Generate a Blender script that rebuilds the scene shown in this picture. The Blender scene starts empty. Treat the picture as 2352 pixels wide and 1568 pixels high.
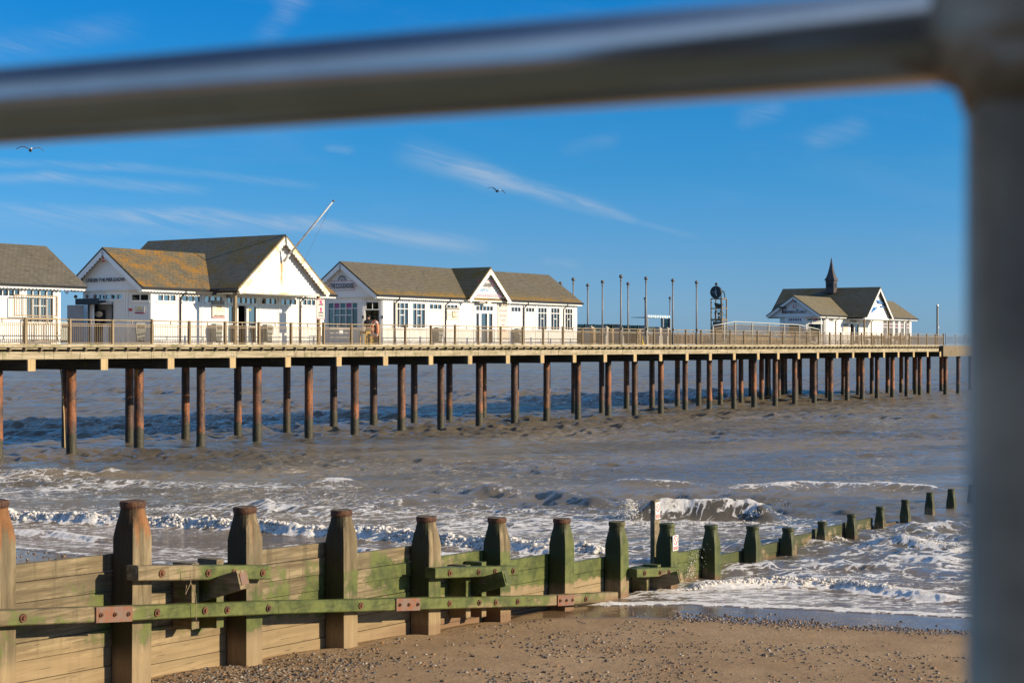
import bpy, math, random
import numpy as np
from mathutils import Vector, Matrix, noise as mnoise
random.seed(7)
rng = np.random.default_rng(7)
C = bpy.context.scene.collection
R = math.radians

# ------------------------------------------------------------------ camera model used for surveying the place
F, CX, HY, H = 3840.0, 1176.0, 794.0, 5.0        # focal length / centre / horizon on a 2352 wide grid, eye height over the sea


class Frame:
    """A straight line on the plan: s runs along it, b away to its left side, z up."""
    def __init__(self, ox, oy, deg):
        a = R(deg)
        self.o = (ox, oy); self.u = (math.sin(a), math.cos(a)); self.n = (-math.cos(a), math.sin(a)); self.rz = R(90 - deg)

    def w(self, s, b, z):
        return Vector((self.o[0] + self.u[0] * s + self.n[0] * b, self.o[1] + self.u[1] * s + self.n[1] * b, z))

    def S(self, x, b=0.0):
        t = (x - CX) / F
        ax = self.o[0] + self.n[0] * b; ay = self.o[1] + self.n[1] * b
        return (t * ay - ax) / (self.u[0] - t * self.u[1])

    def Y(self, s, b):
        return self.o[1] + self.u[1] * s + self.n[1] * b

    def Z(self, x, y, b=0.0):
        return H - (y - HY) / F * self.Y(self.S(x, b), b)

    def B(self, x, s):
        t = (x - CX) / F
        ax = self.o[0] + self.u[0] * s; ay = self.o[1] + self.u[1] * s
        return (t * ay - ax) / (self.n[0] - t * self.n[1])


PF = Frame((73 - CX) / F * 71.5, 71.5, 33.5)                     # pier, seaward edge of the near railing
GF = Frame(-876 / F * 21.2, 21.2, 31.24)                         # groyne, through the post centres
GK = 2.212                                                       # spacing of the groyne posts
WF = Frame(0, 0, 90)                                             # world aligned (s = x, b = y)
WF.u = (1, 0); WF.n = (0, 1); WF.rz = 0.0


def zl(x0, y0, sc):
    return lambda x, y: ((x0 + x / sc) / 1.7143, (y0 + y / sc) / 1.7143)


ZA = zl(0, 1050, 4.48); ZB = zl(280, 1080, 5.226); ZC = zl(800, 1060, 4.611); ZD = zl(1240, 1060, 5.113)
ZE = zl(1700, 1060, 3.92); Z1 = zl(0, 850, 2.489); Z2 = zl(600, 750, 2.1475); Z3 = zl(1200, 950, 1.96)
Z4 = zl(2200, 950, 2.613); Z5 = zl(2900, 950, 2.352); ZG = zl(3000, 1120, 5.88); ZH = zl(3350, 1100, 4.704); ZF = zl(2700, 1080, 5.6)

# ------------------------------------------------------------------ node helper


class NT:
    def __init__(self, name):
        self.m = bpy.data.materials.new(name); self.m.use_nodes = True
        self.t = self.m.node_tree; self.t.nodes.clear()
        self.out = self.t.nodes.new('ShaderNodeOutputMaterial')

    def n(self, typ, ins=None, **kw):
        nd = self.t.nodes.new(typ)
        for k, v in kw.items(): setattr(nd, k, v)
        for k, v in (ins or {}).items(): self.set(nd.inputs[k], v)
        return nd

    def set(self, sock, v):
        if isinstance(v, bpy.types.NodeSocket): self.t.links.new(v, sock)
        elif isinstance(v, bpy.types.Node): self.t.links.new(v.outputs[0], sock)
        elif isinstance(v, (tuple, list)) and len(v) == 3 and sock.type == 'RGBA': sock.default_value = (*v, 1)
        else: sock.default_value = v

    def obj(self): return self.n('ShaderNodeTexCoord').outputs['Object']
    def pos(self): return self.n('ShaderNodeNewGeometry').outputs['Position']
    def map(self, vec, scale=(1, 1, 1), loc=(0, 0, 0), rot=(0, 0, 0)):
        return self.n('ShaderNodeMapping', {'Vector': vec, 'Scale': scale, 'Location': loc, 'Rotation': rot}).outputs[0]
    def noise(self, vec, scale, detail=4, rough=.55, dist=0.0):
        return self.n('ShaderNodeTexNoise', {'Vector': vec, 'Scale': scale, 'Detail': detail, 'Roughness': rough, 'Distortion': dist}).outputs['Fac']
    def noisec(self, vec, scale, detail=2):
        return self.n('ShaderNodeTexNoise', {'Vector': vec, 'Scale': scale, 'Detail': detail}).outputs['Color']
    def vor(self, vec, scale, feature='F1', out='Distance', rnd=1.0):
        return self.n('ShaderNodeTexVoronoi', {'Vector': vec, 'Scale': scale, 'Randomness': rnd}, feature=feature).outputs[out]
    def math(self, op, a, b=0.0, c=0.0):
        nd = self.n('ShaderNodeMath', operation=op)
        self.set(nd.inputs[0], a); self.set(nd.inputs[1], b); self.set(nd.inputs[2], c)
        return nd.outputs[0]
    def ss(self, x, lo, hi, a=0.0, b=1.0):
        nd = self.n('ShaderNodeMapRange', {'Value': x, 'From Min': lo, 'From Max': hi, 'To Min': a, 'To Max': b}, interpolation_type='SMOOTHSTEP')
        return nd.outputs[0]
    def mix(self, fac, a, b, mode='MIX'):
        nd = self.n('ShaderNodeMix', data_type='RGBA', blend_type=mode)
        self.set(nd.inputs[0], fac); self.set(nd.inputs[6], a); self.set(nd.inputs[7], b)
        return nd.outputs[2]
    def sep(self, vec): return self.n('ShaderNodeSeparateXYZ', {'Vector': vec}).outputs
    def comb(self, x, y, z): return self.n('ShaderNodeCombineXYZ', {'X': x, 'Y': y, 'Z': z}).outputs[0]
    def attr(self, name): return self.n('ShaderNodeAttribute', attribute_name=name).outputs['Fac']
    def bump(self, h, strength=.5, dist=.02, normal=None):
        d = {'Height': h, 'Strength': strength, 'Distance': dist}
        if normal is not None: d['Normal'] = normal
        return self.n('ShaderNodeBump', d).outputs[0]
    def pbsdf(self, col, rough=.6, metal=0.0, normal=None, spec=.5, ior=1.45, **k):
        d = {'Base Color': col, 'Roughness': rough, 'Metallic': metal, 'Specular IOR Level': spec, 'IOR': ior}
        if normal is not None: d['Normal'] = normal
        d.update(k)
        return self.n('ShaderNodeBsdfPrincipled', d)
    def done(self, sh):
        self.t.links.new(sh.outputs[0], self.out.inputs['Surface']); return self.m


def plain(name, col, rough=.6, metal=0.0, vary=.12, scale=6.0, spec=.5, bump=0.0):
    k = NT(name); v = k.noise(k.obj(), scale, 5, .65)
    c = k.mix(k.ss(v, .3, .7), tuple(x * (1 - vary) for x in col), tuple(min(1, x * (1 + vary)) for x in col))
    nm = k.bump(k.noise(k.obj(), scale * 6, 3), bump, .01) if bump else None
    return k.done(k.pbsdf(c, rough, metal, nm, spec))


M = {}


def mat_white():
    k = NT('white_boarding'); o = k.obj(); x, y, z = k.sep(o)
    along = k.math('ADD', x, y)
    g = k.math('PINGPONG', along, .06)                       # board joints each 0.12 m
    joint = k.ss(g, .0, .009, 1.0, 0.0)
    st = k.noise(k.map(o, (5, 5, .6)), 1.6, 5, .6)
    grime = k.math('MULTIPLY', k.ss(st, .52, .8), .35)
    c = k.mix(grime, (.80, .79, .76), (.55, .50, .42))
    c = k.mix(k.math('MULTIPLY', joint, .22), c, (.40, .38, .35))
    low = k.math('MULTIPLY', k.ss(z, .25, .0), k.ss(k.noise(o, 3, 4), .4, .7))
    c = k.mix(k.math('MULTIPLY', low, .5), c, (.36, .36, .28))
    return k.done(k.pbsdf(c, .5, 0, k.bump(joint, -.4, .01)))


def mat_trim():
    k = NT('white_trim'); o = k.obj()
    st = k.noise(o, 3.5, 6, .7)
    c = k.mix(k.ss(st, .58, .82), (.82, .81, .78), (.60, .55, .44))
    return k.done(k.pbsdf(c, .5))


def mat_oldtrim():
    k = NT('peeling_trim'); o = k.obj()
    st = k.noise(o, 2.2, 8, .75)
    c = k.mix(k.ss(st, .46, .62), (.78, .75, .68), (.62, .48, .26))
    c = k.mix(k.ss(k.noise(o, 5, 6, .7), .60, .72), c, (.30, .17, .07))
    return k.done(k.pbsdf(c, .6))


def mat_gable():
    # white gable boarding with the rust run under the flagpole bracket (local origin is at the bracket)
    k = NT('stained_gable'); o = k.obj(); x, y, z = k.sep(o)
    wob = k.math('MULTIPLY', k.math('SUBTRACT', k.noise(o, 1.8, 4), .5), .35)
    d = k.math('ABSOLUTE', k.math('ADD', x, wob))
    run = k.math('MULTIPLY', k.ss(d, .2, .03), k.math('MULTIPLY', k.ss(z, .1, -.1), k.ss(z, -2.0, -.7)))
    st = k.math('MULTIPLY', run, k.ss(k.noise(k.map(o, (9, 9, 1.2)), 1.5, 5), .32, .62))
    c = k.mix(k.ss(k.noise(o, 1.3, 6, .7), .55, .8), (.80, .78, .74), (.68, .60, .46))
    c = k.mix(st, c, (.42, .24, .06))
    j = k.ss(k.math('PINGPONG', z, .1), 0, .012, 1, 0)
    c = k.mix(k.math('MULTIPLY', j, .18), c, (.4, .36, .3))
    return k.done(k.pbsdf(c, .55))


def mat_roof(name, axis, base, lichen, lcol, lichen_at=None):
    """axis: 'X' rows run along local x, 'Y' along local y."""
    k = NT(name); o = k.obj(); x, y, z = k.sep(o)
    a = x if axis == 'X' else y
    vec = k.comb(a, k.math('MULTIPLY', z, 1.75), 0.0)
    br = k.n('ShaderNodeTexBrick', {'Vector': vec, 'Color1': (1, 1, 1, 1), 'Color2': (.45, .45, .45, 1), 'Mortar': (.1, .1, .1, 1), 'Scale': 1.0,
                                    'Mortar Size': .012, 'Mortar Smooth': .2, 'Bias': 0.0, 'Brick Width': .26, 'Row Height': .17})
    tone = k.n('ShaderNodeRGBToBW', {'Color': br.outputs[0]}).outputs[0]
    big = k.noise(o, .55, 5, .6); mid = k.noise(k.map(o, (1, 1, 2.5)), 2.4, 6, .65)
    c = k.mix(tone, tuple(v * .85 for v in base), tuple(v * 1.55 for v in base))
    c = k.mix(k.math('MULTIPLY', k.ss(big, .35, .7), .5), c, tuple(v * f for v, f in zip(base, (1.35, 1.25, .95))))
    c = k.mix(k.math('MULTIPLY', k.ss(mid, .5, .75), .5), c, (.035, .034, .028))
    # lichen: blotchy, in clumps
    l1 = k.noise(k.map(o, (1.0, 1.0, 1.6)), .8, 3, .5)
    l2 = k.math('ADD', k.math('MULTIPLY', k.noise(k.map(o, (5, 5, 16.0)), 1.5, 6, .8), 1.35), -.17)
    dens = l1 if lichen_at is None else k.math('MULTIPLY', k.ss(z, lichen_at[0], lichen_at[1]), k.math('ADD', k.math('MULTIPLY', l1, .6), .3))
    f = k.math('ADD', k.math('MULTIPLY', dens, .70), l2)
    lm = k.ss(f, 1.04 - lichen, 1.12 - lichen)
    lv = k.mix(k.noise(o, 14, 3), lcol, tuple(v * .62 for v in lcol))
    c = k.mix(k.math('MULTIPLY', lm, .85), c, lv)
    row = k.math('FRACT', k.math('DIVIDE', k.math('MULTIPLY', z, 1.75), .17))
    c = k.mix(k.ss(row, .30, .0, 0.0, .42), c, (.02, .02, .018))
    nm = k.bump(k.math('SUBTRACT', tone, k.math('MULTIPLY', row, .9)), .7, .03)
    return k.done(k.pbsdf(c, .85, 0, nm, .3))


def mat_timber(name, light, dark, green=0.0, axis='X', scale=1.0, streak=0.0):
    k = NT(name); o = k.obj()
    st = {'X': (.7, 9, 9), 'Y': (9, .7, 9), 'Z': (9, 9, .7)}[axis]
    g = k.noise(k.map(o, tuple(v * scale for v in st)), 1.3, 7, .65, .6)
    b = k.noise(o, 1.1 * scale, 5, .6)
    c = k.mix(k.ss(g, .3, .72), dark, light)
    c = k.mix(k.math('MULTIPLY', k.ss(b, .5, .75), .55), c, tuple(v * .55 for v in dark))
    if green:
        c = k.mix(k.math('MULTIPLY', k.ss(k.noise(o, 1.7 * scale, 5, .65), .52, .70), green), c, (.10, .115, .035))
    if streak:
        sx = k.noise(k.map(o, (7, 7, .5)), 1.2, 4, .6)
        c = k.mix(k.math('MULTIPLY', k.ss(sx, .56, .68), streak), c, (.075, .07, .045))
    return k.done(k.pbsdf(c, .8, 0, k.bump(g, .35, .01), .25))


def mat_pile():
    k = NT('rusted_steel'); o = k.obj(); x, y, z = k.sep(o)
    rnd = k.n('ShaderNodeObjectInfo').outputs['Random']
    oo = k.n('ShaderNodeVectorMath', {0: o, 1: k.comb(k.math('MULTIPLY', rnd, 60), 0, k.math('MULTIPLY', rnd, 31))}, operation='ADD').outputs[0]
    n1 = k.noise(k.map(oo, (1, 1, .45)), 2.6, 8, .7); n2 = k.noise(oo, 14, 5, .7); n3 = k.noise(k.map(oo, (1, 1, .5)), 1.1, 4, .6)
    c = k.mix(k.ss(n1, .35, .68), (.042, .024, .018), (.125, .062, .038))
    c = k.mix(k.math('MULTIPLY', k.math('MULTIPLY', k.ss(n3, .50, .64), k.ss(n2, .30, .55)), .9), c, (.34, .115, .035))
    c = k.mix(k.math('MULTIPLY', k.ss(k.noise(k.map(oo, (2, 2, .25)), 2.1, 5, .65), .56, .66), .7), c, (.022, .016, .014))
    c = k.mix(k.math('MULTIPLY', k.ss(n2, .52, .7), .55), c, (.22, .165, .13))
    c = k.mix(k.math('MULTIPLY', k.ss(k.noise(k.map(oo, (1, 1, .35)), 1.7, 6, .7), .64, .67), .8), c, (.46, .25, .08))
    lvl = k.math('ADD', z, k.math('ADD', k.math('MULTIPLY', k.math('SUBTRACT', n1, .5), .9), k.math('MULTIPLY', k.math('SUBTRACT', rnd, .5), .35)))
    weed = k.ss(lvl, 1.02, .86)
    c = k.mix(weed, c, k.mix(k.ss(n2, .35, .65), (.022, .020, .013), (.070, .064, .038)))
    nm = k.bump(n2, .7, .03)
    return k.done(k.pbsdf(c, k.math('SUBTRACT', .72, k.math('MULTIPLY', n1, .25)), 0, nm, .45))


def mat_groyne(name, axis, post=False, extra=0.0):
    """Sea-worn hardwood. Weed grows where the tide reaches: it follows the height over the water and the distance down the beach."""
    k = NT(name); o = k.obj(); p = k.pos(); px, py, pz = k.sep(p)
    ux, uy = GF.u
    g = k.math('ADD', k.math('MULTIPLY', k.math('SUBTRACT', px, GF.o[0]), ux), k.math('MULTIPLY', k.math('SUBTRACT', py, GF.o[1]), uy))
    sand = k.math('SUBTRACT', .764, k.math('MULTIPLY', g, .0485))
    hs = k.math('SUBTRACT', pz, k.math('MAXIMUM', sand, -.1))          # height over the beach / water
    st = {'X': (.45, 7, 9), 'Z': (9, 9, .5), 'Y': (9, .5, 9)}[axis]
    gr = k.noise(k.map(o, st), 1.5, 8, .68, .25); fine = k.noise(k.map(o, tuple(v * 3 for v in st)), 2.2, 5, .7)
    blot = k.noise(p, 1.35, 6, .62); blot2 = k.noise(p, 3.2, 6, .7)
    c = k.mix(k.ss(gr, .30, .70), (.105, .080, .045), (.315, .255, .155))
    drip = k.noise(k.map(p, (5, 5, .45)), 1.3, 5, .65)
    c = k.mix(k.math('MULTIPLY', k.ss(drip, .50, .68), .6), c, (.075, .062, .038))
    c = k.mix(k.math('MULTIPLY', k.ss(fine, .48, .68), .6), c, (.075, .055, .032))
    c = k.mix(k.math('MULTIPLY', k.ss(blot, .45, .66), .7), c, k.mix(fine, (.085, .068, .042), (.20, .17, .115)))
    c = k.mix(k.math('MULTIPLY', k.ss(k.noise(p, .55, 4, .6), .46, .62), .45), c, (.09, .072, .042))
    # fresh scoured timber just above the sand
    low = k.ss(k.math('ADD', hs, k.math('MULTIPLY', k.math('SUBTRACT', blot, .5), .5)), .62, .30)
    c = k.mix(k.math('MULTIPLY', k.math('MULTIPLY', low, k.ss(g, 15.5, 12.5)), .60 if not extra else .35), c, k.mix(gr, (.22, .155, .08), (.43, .32, .18)))
    # weed film
    band = k.math('MULTIPLY', k.ss(hs, .28, .55), k.ss(hs, 1.75, .85))
    reach = k.ss(g, -1.0, 10.5)
    w = k.math('ADD', k.math('MULTIPLY', band, k.math('ADD', .39, k.math('MULTIPLY', reach, .34))), k.math('MULTIPLY', k.ss(g, 8.5, 17.5), .55))
    w = k.math('ADD', w, k.math('MULTIPLY', k.math('SUBTRACT', blot, .5), 1.7))
    w = k.math('ADD', w, k.math('MULTIPLY', k.math('SUBTRACT', blot2, .5), .9))
    if extra: w = k.math('ADD', w, k.math('MULTIPLY', k.math('MULTIPLY', k.ss(g, -2.5, 2.0), k.ss(g, 12.6, 11.4)), extra))
    weed = k.ss(w, .40, .60)
    wc = k.mix(k.ss(blot2, .35, .65), (.030, .055, .010), (.110, .140, .032))
    wc = k.mix(k.ss(g, 15, 22), wc, k.mix(fine, (.022, .036, .014), (.060, .078, .030)))
    c = k.mix(k.math('MULTIPLY', weed, .84), c, wc)
    if post:
        x, y, z = k.sep(o)                                            # origin at the top of each post
        run = k.math('MULTIPLY', k.ss(z, -.72, -.10), k.ss(g, 3.2, .5))
        rs = k.noise(k.map(o, (11, 11, .7)), 1.4, 5, .6)
        rm = k.math('MULTIPLY', k.ss(k.math('ADD', k.math('MULTIPLY', run, .45), rs), .66, .82), k.ss(z, -1.0, -.5))
        c = k.mix(k.math('MULTIPLY', rm, .65), c, k.mix(gr, (.14, .05, .018), (.36, .125, .028)))
        dk = k.math('MULTIPLY', k.ss(z, -.75, -.1), k.ss(blot2, .42, .62))
        c = k.mix(k.math('MULTIPLY', dk, .45), c, (.07, .05, .03))
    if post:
        # shoreward faces painted darker to deepen their shade, mixed with dark green algae, patchy
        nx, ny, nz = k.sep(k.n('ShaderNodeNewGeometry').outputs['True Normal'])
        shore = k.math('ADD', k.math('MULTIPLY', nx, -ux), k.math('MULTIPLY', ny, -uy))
        film = k.math('MULTIPLY', k.ss(k.math('ADD', shore, k.math('MULTIPLY', k.math('SUBTRACT', blot2, .5), .9)), .22, .60), k.ss(hs, .12, .55))  # mask of the painted shade mixed with algae
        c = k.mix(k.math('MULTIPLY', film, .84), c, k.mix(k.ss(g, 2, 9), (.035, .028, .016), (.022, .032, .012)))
    wet = k.math('MULTIPLY', k.ss(hs, .17, .05), k.ss(g, 4.0, 8.0))
    c = k.mix(k.math('MULTIPLY', wet, .6), c, (.14, .07, .045))
    crack = k.ss(k.noise(k.map(o, tuple(v * 2.2 for v in st)), 2.0, 3, .5), .66, .72)
    c = k.mix(k.math('MULTIPLY', crack, .55), c, (.03, .025, .018))
    return k.done(k.pbsdf(c, k.math('SUBTRACT', .82, k.math('MULTIPLY', weed, .25)), 0, k.bump(k.math('SUBTRACT', gr, crack), .5, .012), .3))


def mat_rust(name, bright=1.0):
    k = NT(name); o = k.obj(); n = k.noise(o, 9, 8, .72); m = k.noise(o, 28, 4, .7)
    c = k.mix(k.ss(n, .35, .66), (.075 * bright, .035 * bright, .022 * bright), (.30 * bright, .115 * bright, .045 * bright))
    c = k.mix(k.math('MULTIPLY', k.ss(m, .5, .7), .5), c, (.20, .14, .11))
    return k.done(k.pbsdf(c, .78, .0, k.bump(k.math('ADD', n, m), .6, .012)))


def mat_plate():
    k = NT('rusty_strap_plate'); o = k.obj(); n = k.noise(o, 5, 8, .75); s = k.noise(k.map(o, (10, 10, 1.5)), 2.2, 5)
    c = k.mix(k.ss(n, .4, .62), (.165, .115, .09), (.21, .072, .028))
    c = k.mix(k.math('MULTIPLY', k.ss(s, .55, .7), .7), c, (.14, .05, .02))
    return k.done(k.pbsdf(c, .7, 0, k.bump(n, .4, .01)))


def mat_glass(name, tint=(.55, .66, .70), rough=.04):
    k = NT(name)
    tr = k.n('ShaderNodeBsdfTransparent', {'Color': (*tint, 1)})
    gl = k.n('ShaderNodeBsdfGlossy', {'Color': (.36, .37, .35, 1), 'Roughness': rough})
    fr = k.n('ShaderNodeFresnel', {'IOR': 1.55})
    f = k.math('ADD', k.math('MULTIPLY', fr.outputs[0], .85), .02)
    mx = k.n('ShaderNodeMixShader'); k.set(mx.inputs[0], f); k.t.links.new(tr.outputs[0], mx.inputs[1]); k.t.links.new(gl.outputs[0], mx.inputs[2])
    return k.done(mx)


def mat_water():
    k = NT('turbid_sea_water'); p = k.pos(); fo = k.attr('foam'); th = k.attr('thin'); lump = k.attr('lump')
    px, py, pz = k.sep(p)
    dist = k.n('ShaderNodeVectorMath', {0: p}, operation='LENGTH').outputs['Value']
    q = k.map(p, (1, 1, .35), rot=(0, 0, R(-25)))
    # ripples of a few sizes, larger with distance
    far = k.ss(dist, 35, 120)
    r1 = k.noise(k.map(q, (1.0, 2.0, 1)), 4.2, 6, .66, .5)
    r2 = k.noise(k.map(q, (.8, 1.9, 1)), 1.25, 5, .62, .7)
    r3 = k.noise(k.map(q, (.7, 2.0, 1)), .36, 5, .6, .6)
    a1 = k.math('SUBTRACT', .080, k.math('MULTIPLY', far, .055)); a2 = k.math('ADD', .15, k.math('MULTIPLY', far, .10)); a3 = k.math('ADD', .12, k.math('MULTIPLY', far, .75))
    ridge = k.math('SUBTRACT', 1.0, k.math('ABSOLUTE', k.math('SUBTRACT', k.math('MULTIPLY', r2, 2.0), 1.0)))      # sharp little crests
    hgt = k.math('ADD', k.math('MULTIPLY', r1, a1), k.math('ADD', k.math('MULTIPLY', k.math('ADD', k.math('MULTIPLY', ridge, .55), k.math('MULTIPLY', r2, .45)), a2), k.math('MULTIPLY', r3, a3)))
    slick = k.ss(k.noise(k.map(q, (.35, 1.1, 1)), .11, 4, .6), .40, .58)
    hgt = k.math('MULTIPLY', hgt, k.math('ADD', .45, k.math('MULTIPLY', slick, .7)))
    nm = k.bump(hgt, .9, 1.0)
    # silt colour in slow patches
    silt = k.noise(k.map(q, (.6, 1.8, 1)), .10, 4, .6, .5)
    body = k.mix(k.ss(silt, .36, .66), (.150, .134, .104), (.270, .218, .145))
    body = k.mix(k.ss(dist, 75, 190), body, (.255, .215, .155))
    strk = k.noise(k.map(q, (.45, 2.2, 1)), .55, 6, .68, .8)
    body = k.mix(k.math('MULTIPLY', k.math('MULTIPLY', k.ss(strk, .46, .66), far), .7), body, (.050, .062, .078))
    body = k.mix(k.math('MULTIPLY', th, .8), body, (.17, .115, .062))
    up = k.n('ShaderNodeCombineXYZ', {'X': 0.0, 'Y': 0.0, 'Z': 1.0}).outputs[0]
    mesh_n = k.n('ShaderNodeNewGeometry').outputs['Normal']
    soft = k.n('ShaderNodeVectorMath', {0: k.n('ShaderNodeVectorMath', {0: mesh_n, 3: .16}, operation='SCALE').outputs[0], 1: up}, operation='ADD').outputs[0]
    soft = k.n('ShaderNodeVectorMath', {0: soft}, operation='NORMALIZE').outputs[0]
    dif = k.n('ShaderNodeBsdfDiffuse', {'Color': body, 'Normal': soft})          # light scattered back out of the silty water
    glo = k.n('ShaderNodeBsdfGlossy', {'Color': (1, 1, 1, 1), 'Roughness': k.math('ADD', .03, k.math('MULTIPLY', far, .03)), 'Normal': nm})
    fre = k.n('ShaderNodeFresnel', {'IOR': 1.42, 'Normal': nm}).outputs[0]
    water = k.n('ShaderNodeMixShader'); k.set(water.inputs[0], k.math('MULTIPLY', fre, k.math('SUBTRACT', 1.0, k.math('MULTIPLY', far, .12)))); k.t.links.new(dif.outputs[0], water.inputs[1]); k.t.links.new(glo.outputs[0], water.inputs[2])
    # lace foam
    w1 = k.noisec(k.map(q, (1, 1.8, 1)), 1.1, 3)
    wq = k.n('ShaderNodeVectorMath', {0: q, 1: k.n('ShaderNodeVectorMath', {0: w1, 3: .95}, operation='SCALE').outputs[0]}, operation='ADD').outputs[0]
    e1 = k.vor(k.map(wq, (.85, 1.75, 1)), 1.55, 'DISTANCE_TO_EDGE')
    e2 = k.vor(k.map(wq, (.9, 1.7, 1)), 4.6, 'DISTANCE_TO_EDGE')
    n1 = k.noise(k.map(wq, (.8, 1.9, 1)), 1.2, 7, .68)
    n2 = k.noise(wq, 6.5, 5, .7)
    lace = k.math('ADD', k.ss(e1, .20, .0), k.math('MULTIPLY', k.ss(e2, .16, .0), .55))
    val = k.math('ADD', k.math('MULTIPLY', lace, .30), k.math('ADD', k.math('MULTIPLY', n1, .75), k.math('MULTIPLY', n2, .25)))
    thr = k.math('SUBTRACT', 1.20, k.math('MULTIPLY', fo, .95))
    fm = k.ss(k.math('SUBTRACT', val, thr), -.03, .13)
    caps = k.math('MULTIPLY', k.ss(dist, 55, 90), k.ss(k.math('ADD', k.noise(k.map(q, (.5, 2.2, 1)), .55, 6, .7), k.math('MULTIPLY', n2, .12)), .80, .86))
    fm = k.math('MAXIMUM', fm, k.math('MULTIPLY', caps, .6))
    fcol = k.mix(k.ss(n2, .30, .62), (.62, .57, .49), (.93, .92, .89))
    fnm = k.bump(k.math('ADD', k.math('MULTIPLY', n2, .05), k.math('MULTIPLY', k.noise(wq, 17, 4, .7), .03)), .9, 1.0)
    fnm = k.n('ShaderNodeVectorMath', {0: k.n('ShaderNodeVectorMath', {0: k.n('ShaderNodeVectorMath', {0: fnm, 3: .8}, operation='SCALE').outputs[0], 1: up}, operation='ADD').outputs[0]}, operation='NORMALIZE').outputs[0]
    foam = k.n('ShaderNodeBsdfDiffuse', {'Color': fcol, 'Normal': fnm})
    mx = k.n('ShaderNodeMixShader'); k.set(mx.inputs[0], k.math('MULTIPLY', fm, .93))
    k.t.links.new(water.outputs[0], mx.inputs[1]); k.t.links.new(foam.outputs[0], mx.inputs[2])
    return k.done(mx)


def mat_sand():
    k = NT('beach_sand'); p = k.pos(); wet = k.attr('wet')
    n1 = k.noise(p, .7, 6, .6); n2 = k.noise(p, 6, 6, .7); n3 = k.noise(p, 60, 3, .6)
    c = k.mix(k.ss(n1, .3, .7), (.31, .202, .105), (.40, .272, .150))
    c = k.mix(k.math('MULTIPLY', k.ss(n2, .48, .72), .35), c, (.22, .155, .09))
    c = k.mix(k.math('MULTIPLY', k.ss(n3, .55, .75), .25), c, (.42, .33, .22))
    w = k.ss(k.math('ADD', wet, k.math('MULTIPLY', k.math('SUBTRACT', n1, .5), .35)), .25, .75)
    c = k.mix(w, c, k.mix(n2, (.15, .092, .045), (.22, .145, .078)))
    ro = k.math('SUBTRACT', .9, k.math('MULTIPLY', w, k.math('ADD', .66, k.math('MULTIPLY', k.ss(n2, .4, .65), .12))))
    hb = k.math('MULTIPLY', k.math('ADD', k.math('MULTIPLY', n2, .03), k.math('MULTIPLY', n3, .006)), k.math('SUBTRACT', 1.0, k.math('MULTIPLY', w, .93)))
    return k.done(k.pbsdf(c, ro, 0, k.bump(hb, .8, 1.0), k.math('ADD', .2, k.math('MULTIPLY', w, .34))))


def mat_pebble():
    k = NT('beach_pebbles'); r = k.n('ShaderNodeNewGeometry').outputs['Random Per Island']
    cr = k.n('ShaderNodeValToRGB', {'Fac': r}); e = cr.color_ramp; e.interpolation = 'CONSTANT'
    cols = [(.07, .055, .042), (.15, .095, .05), (.25, .15, .065), (.045, .042, .044), (.30, .15, .05), (.18, .17, .155), (.10, .066, .04), (.32, .27, .21), (.07, .08, .095), (.19, .125, .07), (.40, .36, .30), (.08, .05, .032), (.12, .085, .055)]
    while len(e.elements) < len(cols): e.elements.new(.5)
    for i, c in enumerate(cols): e.elements[i].position = i / len(cols); e.elements[i].color = (*c, 1)
    c = k.mix(k.math('MULTIPLY', k.noise(k.pos(), 40, 4), .4), cr.outputs[0], (.12, .09, .06))
    return k.done(k.pbsdf(c, .5, 0, None, .5))


M['white'] = mat_white(); M['trim'] = mat_trim(); M['oldtrim'] = mat_oldtrim(); M['gable'] = mat_gable()
M['roof1'] = mat_roof('weathered_slates', 'X', (.11, .10, .078), -.10, (.13, .12, .05))
M['roof2'] = mat_roof('lichened_slates', 'X', (.105, .098, .072), .185, (.46, .22, .016))
M['roof2x'] = mat_roof('dark_lichened_slates', 'Y', (.15, .140, .108), .165, (.30, .19, .032))
M['roof3'] = mat_roof('mossy_slates', 'X', (.112, .100, .074), .20, (.38, .22, .022), (4.0, 2.6))
M['roof3x'] = mat_roof('mossy_dark_slates', 'Y', (.125, .112, .075), .22, (.20, .145, .022))
M['roof4'] = mat_roof('olive_slates', 'X', (.15, .132, .09), .09, (.22, .165, .05))
M['roof4x'] = mat_roof('green_slates', 'Y', (.12, .112, .085), .16, (.16, .125, .035))
M['gutter'] = plain('black_gutter', (.022, .024, .026), .4)
M['fascia'] = mat_timber('weathered_fascia', (.50, .44, .31), (.27, .22, .135), .75, 'X', 1.0, .55)
M['stringer'] = mat_timber('weathered_stringer', (.47, .41, .29), (.25, .21, .13), .6, 'X', .8, .65)
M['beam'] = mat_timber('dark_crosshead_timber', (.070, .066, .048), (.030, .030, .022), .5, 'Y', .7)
M['beamend'] = mat_timber('pale_end_board', (.52, .40, .225), (.37, .27, .14), .0, 'Z', 1.0)
M['joist'] = mat_timber('joist_timber', (.27, .22, .145), (.12, .095, .06), .25, 'Y')
M['deck'] = mat_timber('deck_boards', (.30, .26, .19), (.18, .15, .10), .2, 'Y')
M['rail'] = mat_timber('bleached_rail_timber', (.42, .335, .215), (.25, .19, .115), .0, 'X', 1.5)
M['railpost'] = mat_timber('bleached_rail_post', (.36, .28, .18), (.19, .145, .09), .1, 'Z', 1.5)
M['bal'] = plain('tan_baluster_paint', (.30, .225, .135), .5, 0, .15)
M['brownbal'] = plain('brown_slats', (.17, .125, .09), .65, 0, .25)
M['teal'] = plain('dark_green_paint', (.030, .060, .065), .45)
M['pile'] = mat_pile()
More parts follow.
